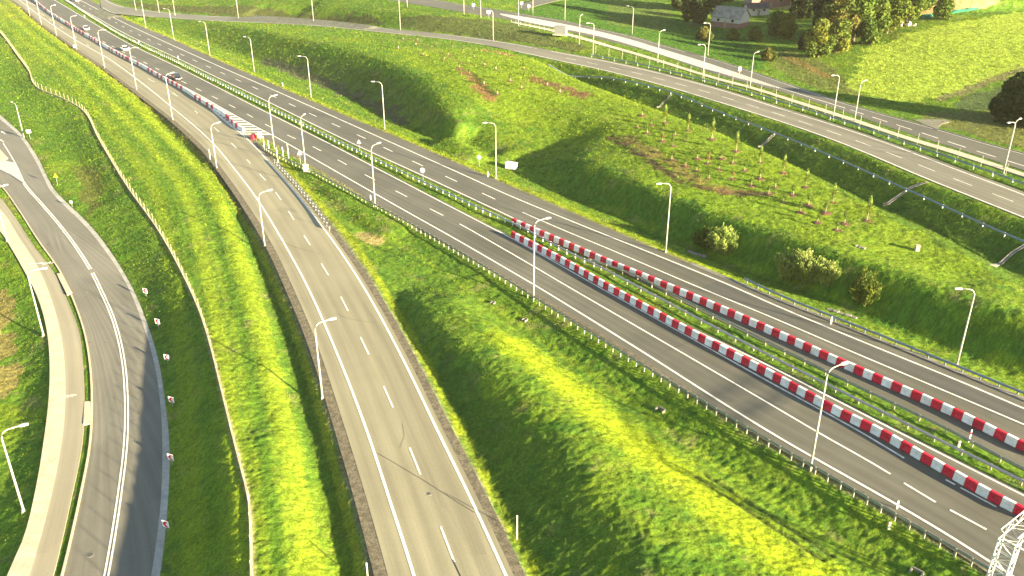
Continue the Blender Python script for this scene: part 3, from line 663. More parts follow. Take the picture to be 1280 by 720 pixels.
# ------------------------------------------------------------------ markings
def line_mark(P, w, dz, name='lane_marking', m='paint', s0=0, s1=None, dashes=None):
    """P in world; one painted line or a run of dashes as one sheet"""
    mb = MB(); L = arclen(P)[-1]; s1 = L if s1 is None else min(s1, L)
    runs = [(s0, s1)] if not dashes else dashes
    for a, b in runs:
        Q = sub(P, a, b, 2.0); N_ = normals(Q)
        v = []
        for p, n_ in zip(Q, N_): v += [(p[0]-n_[0]*w/2, p[1]-n_[1]*w/2, p[2]+dz), (p[0]+n_[0]*w/2, p[1]+n_[1]*w/2, p[2]+dz)]
        f = [(2*i, 2*i+1, 2*i+3, 2*i+2) for i in range(len(Q)-1)]
        mb.add(v, f)
    o = mb.build(name, M[m]); o['kind'] = 'structure'; return o
def dash_run(P, on, period, start=0, end=None):
    end = arclen(P)[-1] if end is None else end; r = []; s = start
    while s+on < end: r.append((s, s+on)); s += period
    return r
mz = .045
line_mark(ML_L, .26, mz); line_mark(ML_R, .24, mz); line_mark(MR_L, .24, mz, s1=near_s(MR_L, 642, 273)); line_mark(MR_R, .26, mz)
line_mark(RP_L, .26, mz+.004); line_mark(RP_R, .26, mz+.004)
line_mark(UR_L, .26, mz); line_mark(UR_U, .26, mz)
line_mark(offset(FR_U, .5*sg), .16, mz)
MLc = smooth_line(WL([(40, 0), (75, 22), (125, 50), (190, 83), (250, 113), (300, 138), (342, 161), (392, 184), (424, 201), (457, 219), (495, 239), (537, 261), (576, 281), (640, 317.5), (712.5, 360), (840, 434), (960, 504), (1021, 540), (1110, 591), (1148, 616), (1201, 645), (1260, 677), (1400, 755)]))
s_a = near_s(MLc, 576, 281); s_b = near_s(MLc, 1110, 591)
ms = near_s(MLc, 392, 184); per = (near_s(MLc, 537.5, 261)-ms)/4.0
MLd = []
s = ms
while s > 5: s -= per
while s < s_a-3: MLd.append((s+.2 if s > 0 else 0.2, s+4.2)); s += per
MLd = [d for d in MLd if d[0] > 0]
MLd.append((s_a, s_b)); p2 = near_s(MLc, 1187.5, 638)-near_s(MLc, 1135, 609); s = near_s(MLc, 1135, 609)
while s < arclen(MLc)[-1]-4: MLd.append((s, s+3.2)); s += p2
line_mark(MLc, .22, mz, dashes=MLd)
MRc = smooth_line(WL([(90, 0), (128, 19), (167.5, 40.6), (199, 55.6), (236, 72.5), (269, 87.5), (347, 123), (396, 146), (456, 173), (487, 188), (525, 206), (566.5, 225), (611, 245.5), (652, 265), (700, 286), (760, 311), (875, 360), (960, 395), (1065, 440), (1200, 497), (1280, 531), (1400, 583)]))
ms = near_s(MRc, 480, 185); per = (near_s(MRc, 602.5, 241)-ms)/3; MRd = []; s = ms
while s > 5: s -= per
while s < near_s(MRc, 640, 259)-2: MRd.append((max(s, .1), s+4.0)); s += per
MRd.append((near_s(MRc, 652, 265), arclen(MRc)[-1])); line_mark(MRc, .22, mz, dashes=MRd)
# temporary edge line left of the barrier
TE = smooth_line(WL([(622, 288.5), (697, 330), (750, 360), (860, 421), (960, 477), (1075, 540), (1130, 573)])); line_mark(TE, .24, mz+.004)
TE2 = smooth_line(WL([(1182, 600), (1245, 634)])); line_mark(TE2, .2, mz+.004, dashes=[(0, .9), (1.4, arclen(TE2)[-1])])
RPc = smooth_line(WL([(-20, -32), (51, 17), (75, 33), (109, 56), (150, 80), (217, 117), (245, 140), (292, 182), (324, 217), (344, 240), (361, 265), (381, 296), (402.5, 331), (427, 373), (451, 422.5), (480, 484), (512.5, 561), (551, 659), (575, 722), (612, 830)]))
RPd = []
for a, b in (((51, 17), (54, 20)), ((61, 24), (64, 26)), ((75, 33), (79, 36)), ((92, 44), (96, 47)), ((109, 55), (113, 58)), ((190, 98), (195, 102)), ((217, 117), (222, 121)), ((243, 138), (248, 142)), ((268, 160), (273, 165)), ((290, 180), (295, 185)), ((307.5, 199.5), (313.5, 205)), ((324, 217), (331, 226)), ((344, 240), (351, 249)), ((361, 265), (369, 276)), ((381, 296), (389.5, 309)), ((402.5, 331), (410.5, 344)), ((427, 373), (435, 389.5)), ((451, 422.5), (461, 442)), ((480, 484), (490.5, 507.5)), ((512.5, 561), (524.5, 590.5)), ((551, 659), (566, 699))):
    RPd.append((near_s(RPc, *a), max(near_s(RPc, *b), near_s(RPc, *a)+2)))
line_mark(RPc, .18, mz+.004, dashes=RPd)
UM = (resample(UR_L, n=300)+resample(UR_U, n=300))/2
line_mark(UM, .17, mz, dashes=dash_run(UM, 4, 8, near_s(UM, 560, 47, 6)))
FC = smooth_line(WL([(971, 109), (1010, 121), (1060, 136.5), (1078, 142.5), (1148, 165), (1224, 190), (1300, 214), (1390, 242)], zf))
line_mark(FC, .25, mz, dashes=[(0, near_s(FC, 1060, 136.5, 5))]+dash_run(FC, 4.2, 6.6, near_s(FC, 1070, 140, 5)))
# far road median narrowing to a tip, its glare painted as a pale band
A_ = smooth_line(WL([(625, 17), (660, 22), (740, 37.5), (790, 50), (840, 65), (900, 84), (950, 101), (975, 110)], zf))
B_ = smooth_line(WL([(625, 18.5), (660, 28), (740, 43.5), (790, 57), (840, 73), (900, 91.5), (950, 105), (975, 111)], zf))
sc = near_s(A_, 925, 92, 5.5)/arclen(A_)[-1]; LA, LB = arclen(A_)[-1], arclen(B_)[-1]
ribbon('median_glare_band', sub(A_, 0, LA*sc), sub(B_, 0, LB*sc), M['glarepaint'], .055, thick=0, local=zfw, nacross=4)
mb = MB()
for k in range(26):
    t0 = sc+(1-sc)*k/26; t1 = t0+(1-sc)/26*.5
    a0, a1 = at(A_, LA*t0), at(A_, LA*t1); b0, b1 = at(B_, LB*t0), at(B_, LB*t1)
    mb.add([(p[0], p[1], p[2]+.045) for p in (a0, a1, b1, b0)], [(0, 1, 2, 3)])
o = mb.build('hatched_marking', M['paint']); o['kind'] = 'structure'
# gore chevrons
g1 = smooth_line(WL([(251, 120.5), (277, 135.5), (315, 156.5), (341, 170)]), 1); g2 = smooth_line(WL([(252, 124), (274, 145), (299, 165.5), (322, 174.5)]), 1)
mb = MB(); n = 17
for k in range(n):
    t0 = (k+.2)/n; a0 = at(g1, arclen(g1)[-1]*t0); a1 = at(g1, arclen(g1)[-1]*min(1, t0+.028))
    t1 = max(0, t0-.10); b0 = at(g2, arclen(g2)[-1]*t1); b1 = at(g2, arclen(g2)[-1]*min(1, t1+.028))
    mb.add([(p[0], p[1], .05) for p in (a0, a1, b1, b0)], [(0, 1, 2, 3)])
o = mb.build('gore_chevrons', M['paint']); o['kind'] = 'structure'
line_mark(smooth_line(WL([(262, 134), (274, 145), (299, 165)])), .5, mz+.008)
# local road double line and island
for d_ in (-.16, .16):
    P = offset(LR_C, d_); P[:, 2] = zlw(P[:, 1]); sj = near_s(P, 158, 505, -2.6); s0_ = near_s(P, 30, 228, -1.3)
    line_mark(P, .17, mz, dashes=[(s0_, near_s(P, 112, 336, -1.6)), (near_s(P, 114, 339, -1.6), near_s(P, 118, 347, -1.6)), (near_s(P, 120, 350, -1.6), near_s(P, 157.5, 497, -2.6)), (near_s(P, 158, 502, -2.6), near_s(P, 158, 507, -2.6)), (near_s(P, 158, 512, -2.6), arclen(P)[-1])])
isl = [U(x, y, -1.25) for x, y in ((-20, 195), (6, 201), (19, 204), (31, 230), (14, 219), (0, 212), (-20, 203))]
o = mesh_obj('painted_island', [(x, y, z+.06) for x, y, z in isl], [tuple(range(7))], M['glarepaint']); o['kind'] = 'structure'
line_mark(smooth_line(WL([(4, 179), (12, 192), (20, 206), (31, 230)], zl, 'y')), .2, mz+.01)
line_mark(smooth_line(WL([(0, 212), (14, 219), (31, 230)], zl, 'y')), .25, mz+.01)
isl = [U(x, y, -1.25) for x, y in ((-25, 160), (-3, 184), (10, 198), (4, 202), (-25, 196))]
o = mesh_obj('traffic_island', [(x, y, z+.16) for x, y, z in isl]+[(x, y, z-.05) for x, y, z in isl], [(0, 1, 2, 3, 4)]+[(i, (i+1) % 5, 5+(i+1) % 5, 5+i) for i in range(5)], M['paving']); o['kind'] = 'structure'
# arrows on the local road
def flat_shape(name, pts, px, py, z, ang, sc_=1, m='paint', dz=.05):
    c = Vector(U(px, py, z)); Mx = Matrix.Rotation(ang, 4, 'Z')
    v = [(c+(Mx @ Vector((x*sc_, y*sc_, 0)))) for x, y in pts]
    o = mesh_obj(name, [(p.x, p.y, z+dz) for p in v], [tuple(range(len(v)))], M[m]); o['kind'] = 'structure'
ar = [(-.1, -1.6), (.1, -1.6), (.1, .4), (.35, .4), (0, 1.4), (-.35, .4), (-.1, .4)]
flat_shape('lane_arrow', ar, 4, 166, zl(166), .75); flat_shape('lane_arrow', ar, 2, 176, zl(176), .75)
# bicycle symbols
def bike(px, py, z, ang, sc_):
    mb = MB(); c = Vector(U(px, py, z)); Mx = Matrix.Translation((c.x, c.y, z+.10)) @ Matrix.Rotation(ang, 4, 'Z') @ Matrix.Diagonal((sc_, sc_, 1, 1))
    for cx in (-.55, .55):
        v = []; n = 20
        for k in range(n):
            a = 2*math.pi*k/n
            for r in (.40, .28): v.append(Mx @ Vector((cx+r*math.cos(a), r*math.sin(a), 0)))
        mb.add(v, [(2*k, 2*((k+1) % n), 2*((k+1) % n)+1, 2*k+1) for k in range(n)])
    def seg(a, b, w=.06):
        a = Vector((*a, 0)); b = Vector((*b, 0)); d = (b-a).normalized(); n_ = Vector((-d.y, d.x, 0))*w
        mb.add([Mx @ (p+Vector((0, 0, .004))) for p in (a-n_, b-n_, b+n_, a+n_)], [(0, 1, 2, 3)])
    for a, b in (((-.55, 0), (-.2, .55)), ((-.2, .55), (.4, .55)), ((.4, .55), (0, 0)), ((0, 0), (-.55, 0)), ((-.2, .55), (0, 0)), ((.55, 0), (.35, .75)), ((.35, .75), (.6, .8)), ((-.35, .68), (-.1, .68))): seg(a, b)
    o = mb.build('bicycle_marking', M['paint']); o['kind'] = 'structure'
bike(90, 494, -2.6, .2+math.pi, .75); bike(60, 330, -1.7, .5, .8)
flat_shape('lane_arrow', ar, 46, 330, -1.7, -1.4, .9, dz=.1)

# ------------------------------------------------------------------ guardrails
def guardrail(name, P, label, cat='guardrail', h=.72, spacing=2.0, m='steel', pm='steel_warm', face=1, group=None, posts=True):
    P = resample(P, 2.0); o0 = P[0]; root = empty(name, tuple(o0)); tag(root, label, cat, group)
    N_ = normals(P); prof = [(.00, -.16), (.055, -.12), (.075, -.06), (.02, 0), (.075, .06), (.055, .12), (.00, .16), (-.02, .16), (-.02, -.16)]
    secs = [[(p[0]-o0[0]+n_[0]*a*face, p[1]-o0[1]+n_[1]*a*face, p[2]-o0[2]+h-.16+b) for a, b in prof] for p, n_ in zip(P, N_)]
    MB().loft(secs).build('rail', M[m], root)
    if not posts: return root
    L = arclen(P)[-1]; S = list(np.arange(.5, L-.3, spacing)); pts = [at(P, s) for s in S]
    order = sorted(range(len(S)), key=lambda i: np.hypot(pts[i][0], pts[i][1])); near = set(order[:100]) 
    proto = MB().box(-.07, .07, -.05, .05, -.15, h-.02).box(-.05, .05, .05, .11, h-.28, h-.06); pme = None; rest = MB()
    for i, s in enumerate(S):
        p = pts[i]; q = at(P, min(s+.5, L)); ang = math.atan2(q[1]-p[1], q[0]-p[0]); off = -.08*face
        nx_, ny_ = math.sin(ang), -math.cos(ang)
        loc = (p[0]-o0[0]+nx_*off, p[1]-o0[1]+ny_*off, p[2]-o0[2])
        if i in near:
            if pme is None: ob = proto.build('rail_post', M[pm], root); pme = ob.data
            else: ob = bpy.data.objects.new('rail_post', pme); col.objects.link(ob); ob.parent = root
            ob.location = loc; ob.rotation_euler = (0, 0, ang)
        else:
            rest.box(-.07, .07, -.05, .05, -.15, h-.02, M=Matrix.Translation(loc) @ Matrix.Rotation(ang, 4, 'Z'))
    if rest.v: r = rest.build('rail_post', M[pm], root); r['kind'] = 'stuff'
    return root
GR1 = smooth_line(WL([(327, 181), (335, 189), (395, 219), (457, 253), (522, 288), (640, 358), (672, 378.5), (790, 453), (960, 556), (1120, 650), (1260, 733), (1390, 815)]))
guardrail('guardrail', GR1, 'steel guardrail along the grass wedge edge of the left carriageway', spacing=1.35, face=-sg)
GR2 = smooth_line(WL([(342, 203), (372, 236), (395, 264), (412, 289)])); guardrail('guardrail', GR2, 'short steel guardrail on the right edge of the slip road below the gore', spacing=2.0, face=sg)
med = smooth_line(WL([(0, -52), (75, -5), (115, 22), (160, 49), (230, 83), (320, 128), (430, 183), (532, 232), (600, 264), (650, 287), (722, 325), (744, 335), (795, 362), (960, 449), (1155, 547), (1280, 609), (1400, 668)]))
sm = near_s(med, 744, 335)
guardrail('guardrail', sub(med, 0, sm, 2), 'steel guardrail with white posts in the grass median between both carriageways', spacing=2.0, face=1, pm='white')
guardrail('guardrail', sub(med, sm, arclen(med)[-1], 2), 'nearer steel guardrail in the median behind the lower barrier row', spacing=2.8, face=1)
GB = smooth_line(WL([(735, 328), (795, 349), (830, 367), (960, 433), (1075, 490), (1185, 543), (1280, 593), (1400, 652)]))
guardrail('guardrail', GB, 'farther steel guardrail in the median beside the upper barrier row', spacing=2.8, face=-1)
GR3 = smooth_line(WL([(925, 354), (960, 371), (1110, 432), (1280, 502), (1400, 553)])); guardrail('guardrail', offset(GR3, -.7*sg), 'dark steel guardrail on the verge right of the right carriageway', spacing=2.0, m='steel_blue', pm='steel_blue', face=1)
GU1 = smooth_line(WL([(685, 84), (740, 91), (830, 112.5), (900, 137.5), (970, 162.5), (1025, 184), (1140, 234), (1280, 294), (1400, 345)], zu)); guardrail('guardrail', drape(GU1), 'bluish steel guardrail above the dark bank on the left side of the upper ramp', spacing=4.0, m='steel_blue', pm='white', face=1)
GU2 = smooth_line(WL([(738, 71), (802, 83), (865, 98.5), (900, 107.5), (980, 131), (1060, 156), (1140, 184), (1280, 234), (1400, 280)], zu)); guardrail('guardrail', drape(GU2), 'bluish steel guardrail between the upper ramp and the far footpath', spacing=4.0, m='steel_blue', pm='white', face=-1)

# ------------------------------------------------------------------ fences
def post_fence(name, P, label, h, spacing, panel, wires, mpost, mpanel, r=.035, cat='fence'):
    P = drape(resample(P, spacing)); o0 = P[0]; root = empty(name, tuple(o0)); tag(root, label, cat)
    mb = MB().tube([(0, 0, -.3), (0, 0, h)], r, 6); pme = None; rest = MB(); order = set(sorted(range(len(P)), key=lambda i: np.hypot(P[i][0], P[i][1]))[:100])
    for i, p in enumerate(P):
        loc = tuple(p-o0)
        if i in order:
            if pme is None: ob = mb.build('fence_post', M[mpost], root); pme = ob.data
            else: ob = bpy.data.objects.new('fence_post', pme); col.objects.link(ob); ob.parent = root
            ob.location = loc; ob.rotation_euler = (random.uniform(-.04, .04), random.uniform(-.04, .04), 0)
        else: rest.tube([(loc[0], loc[1], loc[2]-.3), (loc[0], loc[1], loc[2]+h)], r, 5)
    if rest.v: q_ = rest.build('fence_post', M[mpost], root); q_['kind'] = 'stuff'
    if panel:
        w = MB(); secs = [[(p[0]-o0[0]-.02, p[1]-o0[1], p[2]-o0[2]-.1), (p[0]-o0[0]+.02, p[1]-o0[1], p[2]-o0[2]-.1), (p[0]-o0[0]+.10, p[1]-o0[1], p[2]-o0[2]+panel), (p[0]-o0[0]-.10, p[1]-o0[1], p[2]-o0[2]+panel)] for p in P]
        w.loft(secs).build('guard_panel', M[mpanel], root)
    w = MB()
    for z in wires: w.tube([(p[0]-o0[0], p[1]-o0[1], p[2]-o0[2]+z) for p in P], .012, 4)
    if wires: w.build('wire', M[mpost], root)
    return root
post_fence('field_fence', fence_line, 'long pale wire fence with leaning posts running down the grassy left field', 1.7, 3.0, .30, (.8, 1.1, 1.4, 1.65), 'fence', 'fence', r=.035)
FL = smooth_line(WL([(742, 68), (801, 80), (850, 91.5), (900, 105), (980, 129), (1060, 154), (1140, 181.5), (1200, 204), (1285, 233)], zu)); post_fence('wire_fence', offset(FL, -.8*sg), 'tall thin wire fence on the hedge strip below the far footpath', 2.3, 5.0, 0, (.3, .8, 1.3, 1.8, 2.25), 'steel_warm', 'steel_warm', r=.045)
RF = FP_L[: int(len(FP_L)*.35)]; RFs = sub(FP_L, 0, near_s(FP_L, 750, 56, 7), 2); post_fence('pedestrian_railing', offset(RFs, .3*sg), 'pale pedestrian railing along the far path near the bus shelter', 1.1, 2.2, 0, (.5, 1.08), 'lamp', 'lamp', r=.04, cat='railing')

# ------------------------------------------------------------------ lamps
LROAD = 'ramp'
def lamp(base, bend, head, z, label, group, hfix=None, arm=1.5):
    b = Vector(U(base[0], base[1], z)); 
    h = hfix or max(7.5, min(12.5, lamp_height(base[1], bend[1], z)))
    b.z = float(TZ(b.x, b.y)) if abs(float(TZ(b.x, b.y))-z) < 1.5 else z
    p1 = Vector(U(bend[0], bend[1], z+h-.4)); p2 = Vector(U(head[0], head[1], z+h))
    d = (p2-p1); ang = math.atan2(d.y, d.x)
    root = empty('street_lamp', b, ang); tag(root, label, 'street lamp', group)
    pts = [(0, 0, 0), (0, 0, h*.5), (0, 0, h-.9)]; rad = [.12, .09, .065]
    for k in range(1, 6):
        a = k/5*math.pi/2*.93; pts.append((.8*(1-math.cos(a)), 0, h-.9+.8*math.sin(a))); rad.append(.068-.004*k)
    e = pts[-1]; pts.append((e[0]+arm*.6, 0, e[2]+.08)); rad.append(.045)
    MB().tube(pts, rad, 8).build('pole', M['lamp'], root, smooth=True)
    MB().box(-.2, .2, -.2, .2, -.05, .06).box(-.14, .14, -.14, .14, .06, .35, taper=.02).build('base_plate', M['conc'], root)
    x = pts[-1][0]-.1; z1 = pts[-1][2]
    MB().loft([[(x, -.07, z1-.05), (x, .07, z1-.05), (x, .06, z1+.07), (x, -.06, z1+.07)], [(x+.25, -.16, z1-.06), (x+.25, .16, z1-.06), (x+.25, .13, z1+.10), (x+.25, -.13, z1+.10)], [(x+.8, -.15, z1-.04), (x+.8, .15, z1-.04), (x+.8, .12, z1+.08), (x+.8, -.12, z1+.08)]]).build('lamp_head', M['lamphead'], root)
    return root
g = 'street lamps along the roads'
sl = [((37.5, 20), (29, -22), (38, -26), 'farthest visible lamp on the slip road edge in the top left corner'),
      ((52, 31), (44, -12), (53, -16), 'second farthest lamp on the slip road edge near the top left corner'),
      ((71, 45), (62, 6), (72, 3), 'slip road lamp just left of the start of the long barrier row'),
      ((96, 62), (87, 19), (97, 16), 'slip road lamp beside a red and white warning board on the verge'),
      ((131, 85), (121, 36), (133, 34), 'slip road lamp whose head overlaps the white car lane'),
      ((171, 112), (160, 59), (173, 57), 'slip road lamp left of the small white and black car'),
      ((216, 150), (205, 92), (219, 87), 'slip road lamp arching in front of the black car'),
      ((271, 210), (262, 154), (275, 148), 'slip road lamp beside the hatched gore start, next to a white post'),
      ((331, 307), (321, 240), (336, 233), 'slip road lamp standing where the ditch and gravel meet below the gore'),
      ((403, 497), (393, 402), (414, 393), 'nearest lamp on the left gravel edge of the pale slip road')]
for a, b, c_, l in sl: lamp(a, b, c_, 0, l, g)
ml = [((343, 186), (335, 121), (349, 115), 'lamp at the tip of the grass wedge beside the gore chevrons'),
      ((382, 209), (372, 146), (374, 142), 'lamp just behind the white cabinet on the grass wedge'),
      ((469, 258), (465, 182), (480, 174), 'lamp on the wedge guardrail opposite the round median sign'),
      ((667, 372), (667, 274), (686, 267), 'upright lamp at the guardrail where the lower barrier row starts'),
      ((1013, 585), (1040, 458), (1064, 446), 'large near lamp at the guardrail crossing both barrier rows')]
for a, b, c_, l in ml: lamp(a, b, c_, 0, l, g)
mr = [((182.5, 35), (176, -6), (166, -7), 'farthest lamp right of the right carriageway near the top edge'),
      ((217.5, 49.5), (210.5, 11), (200, 9), 'lamp on the bright verge just below the curved upper slip road'),
      ((262.5, 70), (255, 27), (245, 25), 'lamp in front of the dark bank end beside the upper slip road'),
      ((318, 90), (311, 46), (301, 43.5), 'lamp before the left end of the long dark mound face'),
      ((389, 122), (382, 70), (370, 68), 'lamp before the middle of the long dark mound face'),
      ((481, 162), (476, 102), (465, 99.5), 'lamp before the right end of the dark mound face'),
      ((620, 223), (619, 153), (606, 150.5), 'lamp beside the white cabinet in the saddle between the mounds'),
      ((832, 315), (839, 228), (825, 226), 'lamp on the bright verge left of the rounded willow bush'),
      ((1196, 456), (1221, 360), (1209, 356), 'leaning-looking lamp on the verge at the right near the dark guardrail')]
for a, b, c_, l in mr: lamp(a, b, c_, 0, l, g)
ul = [((170, 13), (163, -22), (155, -23), 'leftmost lamp on the thin upper slip road at the top edge'),
      ((199, 15), (197, -16), (189, -17), 'second lamp on the thin upper slip road from the left'),
      ((219, 19.5), (215, -16), (207, -17), 'third lamp on the thin upper slip road from the left'),
      ((298, 21.5), (294, -20), (285, -21), 'fourth lamp on the thin upper slip road, before the brown bank'),
      ((392, 27), (388, -17), (379, -18), 'fifth lamp on the thin upper slip road, behind the dark mound'),
      ((500.5, 36.5), (498, -8), (489, -9), 'lamp on the upper slip road left of the planted saplings'),
      ((616.5, 49.5), (616, 12), (609, 11.5), 'lamp on the upper slip road below the road junction'),
      ((741, 70.5), (743, 29), (737, 27.5), 'lamp at the start of the guardrail right of the bus shelter'),
      ((878, 101), (882, 55), (875, 53.5), 'lamp beside the upper ramp in front of the pale median band'),
      ((1041, 149), (1049, 93), (1041, 91.5), 'left one of the close lamp pair below the bright field'),
      ((1254, 217), (1271, 152), (1261, 151), 'short-armed one of the lamp pair at the right edge below the dark tree')]
for a, b, c_, l in ul: lamp(a, b, c_, zu(a[0]), l, g)
fl = [((509, 7), (507, -25), (513, -26), 'leftmost lamp on the near edge of the far road at the top'),
      ((580, 17), (580, -18), (587, -19), 'lamp on the near edge of the far road left of the junction'),
      ((601, 20.5), (601, 3), (603, 2), 'short lamp at the road junction'),
      ((648, 31), (648, -5), (655, -6), 'lamp on the near edge of the far road at the junction mouth'),
      ((724, 50.5), (725, 14), (728, 11), 'lamp right of the bus shelter on the far footpath'),
      ((822, 76), (825, 36), (831, 33), 'lamp on the far footpath in front of the dark green meadow'),
      ((937.5, 109), (941, 65), (948, 61), 'lamp on the far footpath beside the hatched median tip'),
      ((1068, 151), (1076, 101), (1085, 96), 'right one of the close lamp pair below the bright field'),
      ((1255, 210), (1269, 150), (1281, 142), 'tall curved-arm one of the lamp pair at the right edge below the dark tree')]
for a, b, c_, l in fl: lamp(a, b, c_, zf(a[0]), l, g)
fr = [((666, 17), (666, -16), (660, -18), 'lamp behind the junction on the meadow edge'),
      ((706, 26.5), (706, -8), (700, -10), 'lamp on the meadow edge behind the bus shelter'),
      ((790, 44), (791.5, 9), (787, 7), 'lamp on the dark meadow edge of the far road'),
      ((884.5, 70), (888, 29), (883, 27.5), 'lamp in front of the grey-roofed shed')]
for a, b, c_, l in fr: lamp(a, b, c_, zf(a[0]), l, g)
ll = [((30, 172), (17, 129), (5, 123), zl(170), 'lamp beside a blank white board left of the local road'),
      ((9, 302), (-5, 235), (8, 228), zl(300), 'lamp on the outer edge of the pale footway, top cut by the picture edge'),
      ((54, 418), (33, 336), (50, 330), zl(415), 'middle lamp standing in the grass beside the pale footway'),
      ((30, 640), (3, 538), (26, 528), zl(640)-.3, 'nearest lamp in the grass left of the pale footway')]
for a, b, c_, z, l in ll: lamp(a, b, c_, z, l, g)

# ------------------------------------------------------------------ plastic barriers
def barrier_mesh(L):
    h = .92; hl = L/2-.012
    def sec(x, s=1.0, rec=0.0):
        w0, w1, w2 = .30*s, (.28-rec)*s, .19*s
        return [(x, -w0, .02), (x, w0, .02), (x, w0, .14), (x, w1-.02, .26), (x, w1-.035-rec, .48), (x, w2+.02, .62), (x, w2, h-.04), (x, w2-.04, h), (x, -w2+.04, h), (x, -w2, h-.04), (x, -w2-.02, .62), (x, -w1+.035+rec, .48), (x, -w1+.02, .26), (x, -w0, .14)]
    mb = MB().loft([sec(-hl, .93), sec(-hl+.05), sec(-hl*.55), sec(-hl*.5, 1, .05), sec(hl*.5, 1, .05), sec(hl*.55), sec(hl-.05), sec(hl, .93)])
    return mb
def cap_mesh(L): return MB().tube([(0, 0, .87), (0, 0, .92)], .05, 8)
bproto = {}
def block(kind_, L, p, ang, label, group):
    kx = (kind_, L)
    o = None
    if kx not in bproto:
        root = barrier_mesh(L).build('barrier_block', M['red' if kind_ == 'r' else 'white']); bproto[kx] = root.data; o = root
    else:
        o = bpy.data.objects.new('barrier_block', bproto[kx]); col.objects.link(o)
    o.location = p; o.rotation_euler = (0, 0, ang); tag(o, label, 'traffic barrier', group)
def row(P, L, gap, pat, lab, group):
    P = resample(P, .5); T = arclen(P)[-1]; s = L/2; k = 0
    while s < T:
        p = at(P, s); q = at(P, min(s+.4, T)); r_ = at(P, max(s-.4, 0)); ang = math.atan2(q[1]-r_[1], q[0]-r_[0])
        c_ = pat(k); block(c_, L, (p[0], p[1], p[2]+.025), ang+random.uniform(-.035, .035), lab[c_], group); s += L+gap; k += 1
    return k
BU = smooth_line(WL([(641, 279.5), (700, 305), (757.5, 330), (840, 364), (960, 416), (1047, 456), (1120, 488), (1194, 521), (1275, 561), (1310, 578)]))
BL = smooth_line(WL([(640, 296), (705, 330), (765, 365), (820, 395.5), (902.5, 440.5), (960, 470.5), (1045, 518), (1095, 543), (1172.5, 587), (1230, 620), (1275, 644), (1300, 658)]))
n1_ = row(BU, 1.105, .01, lambda k: 'rw'[k % 2], {'r': 'red plastic barrier block in the upper row beside the right carriageway', 'w': 'white plastic barrier block in the upper row beside the right carriageway'}, 'barrier blocks of the upper row')
n2_ = row(BL, 1.105, .01, lambda k: 'rw'[k % 2], {'r': 'red plastic barrier block in the lower row on the left carriageway', 'w': 'white plastic barrier block in the lower row on the left carriageway'}, 'barrier blocks of the lower row')
BT = smooth_line(WL([(22, -12), (45, 3), (62.5, 17), (92.5, 36), (124, 54.5), (156, 73), (176, 83), (202, 98), (233, 115), (247.5, 125), (265, 135.5), (282.5, 146.5), (295, 158.5), (306, 166)]))
pt = random.Random(3); seq = []
while len(seq) < 200: seq += list(pt.choice(['rww', 'rwrww', 'wwww', 'rrw', 'rwrw', 'www', 'rw']))
n3_ = row(BT, 1.85, .02, lambda k: seq[k], {'r': 'red barrier block in the long row between slip road and motorway', 'w': 'white barrier block in the long row between slip road and motorway'}, 'barrier blocks between slip road and motorway')
print('BARRIERS', n1_, n2_, n3_)
# red drum at the end of the row
c = Vector(U(317, 174, 0)); mb = MB(); v = []
mb.loft([[(r*math.cos(2*math.pi*k/14), r*math.sin(2*math.pi*k/14), z) for k in range(14)] for r, z in ((.62, .03), (.6, .5), (.55, .95), (.4, 1.1))])
o = mb.build('crash_drum', M['red'], loc=(c.x, c.y, .03)); tag(o, 'round red drum at the near end of the long barrier row in the gore', 'traffic drum')

# ------------------------------------------------------------------ signs and posts
def sign(name, px, py, z, h, shape, size, mface, mback, label, cat='sign', yaw=0.0, post='steel', extra=None, tilt=0):
    b = Vector(U(px, py, z)); tz = float(TZ(b.x, b.y)); b.z = tz if abs(tz-z) < 1.2 else z
    root = empty(name, b, yaw); tag(root, label, cat)
    MB().tube([(0, .03, -.2), (0, .03, h)], .035, 8).build('post', M[post], root)
    s = size
    if shape == 'round': mb = MB().tube([(0, -.03, h), (0, -.005, h)], s/2, 20)
    elif shape == 'tri': mb = MB().loft([[(-s/2, y_, h-s*.43), (s/2, y_, h-s*.43), (0, y_, h+s*.43)] for y_ in (-.03, -.005)])
    else: mb = MB().box(-s[0]/2, s[0]/2, -.03, -.005, h-s[1]/2, h+s[1]/2)
    mb.build('panel', M[mface], root)
    if extra: extra(root, h)
    return root
def chevron(root, h):
    w = .10; v = [(.29, -.036, h+.32), (-.02, -.036, h), (.29, -.036, h-.32), (-.02, -.036, h-.32), (-.31, -.036, h), (-.02, -.036, h+.32)]
    MB().add(v+[(x, -.0305, z) for x, y, z in v], [(0, 1, 4, 5), (1, 2, 3, 4)]).build('chevron', M['signred'], root)
chl = ['topmost', 'second from the top', 'third from the top', 'fourth from the top', 'fifth from the top', 'nearest']
for i, (x, y) in enumerate(((183, 372), (198.5, 411), (210, 456), (216, 509), (215, 580), (209, 664))):
    sign('chevron_sign', x, y, zl(y)+.2, .95, 'rect', (.72, .72), 'signwhite', 'signback', 'square white sign with red chevron, %s of the row on the bend' % chl[i], yaw=-.35, extra=chevron).__setitem__('group', 'chevron signs along the bend')
sign('chevron_sign', 90, 257, -1.1, .9, 'rect', (.45, .45), 'signback', 'signback', 'tiny pale board on a stake beside the drain channel of the local road')
sign('warning_sign', 72, 231, -1.0, 2.0, 'tri', .95, 'signyellow', 'signback', 'yellow triangular warning sign on a post in the dark grass', yaw=-.2)
sign('sign_board', 38, 174, -.9, 1.9, 'rect', (.95, .65), 'signwhite', 'signback', 'blank white rectangular board on a post beside a lamp', yaw=.1)
sign('round_sign', 529, 230, 0, 2.6, 'round', .95, 'signback', 'signback', 'round sign seen from the back in the median grass', yaw=-.3)
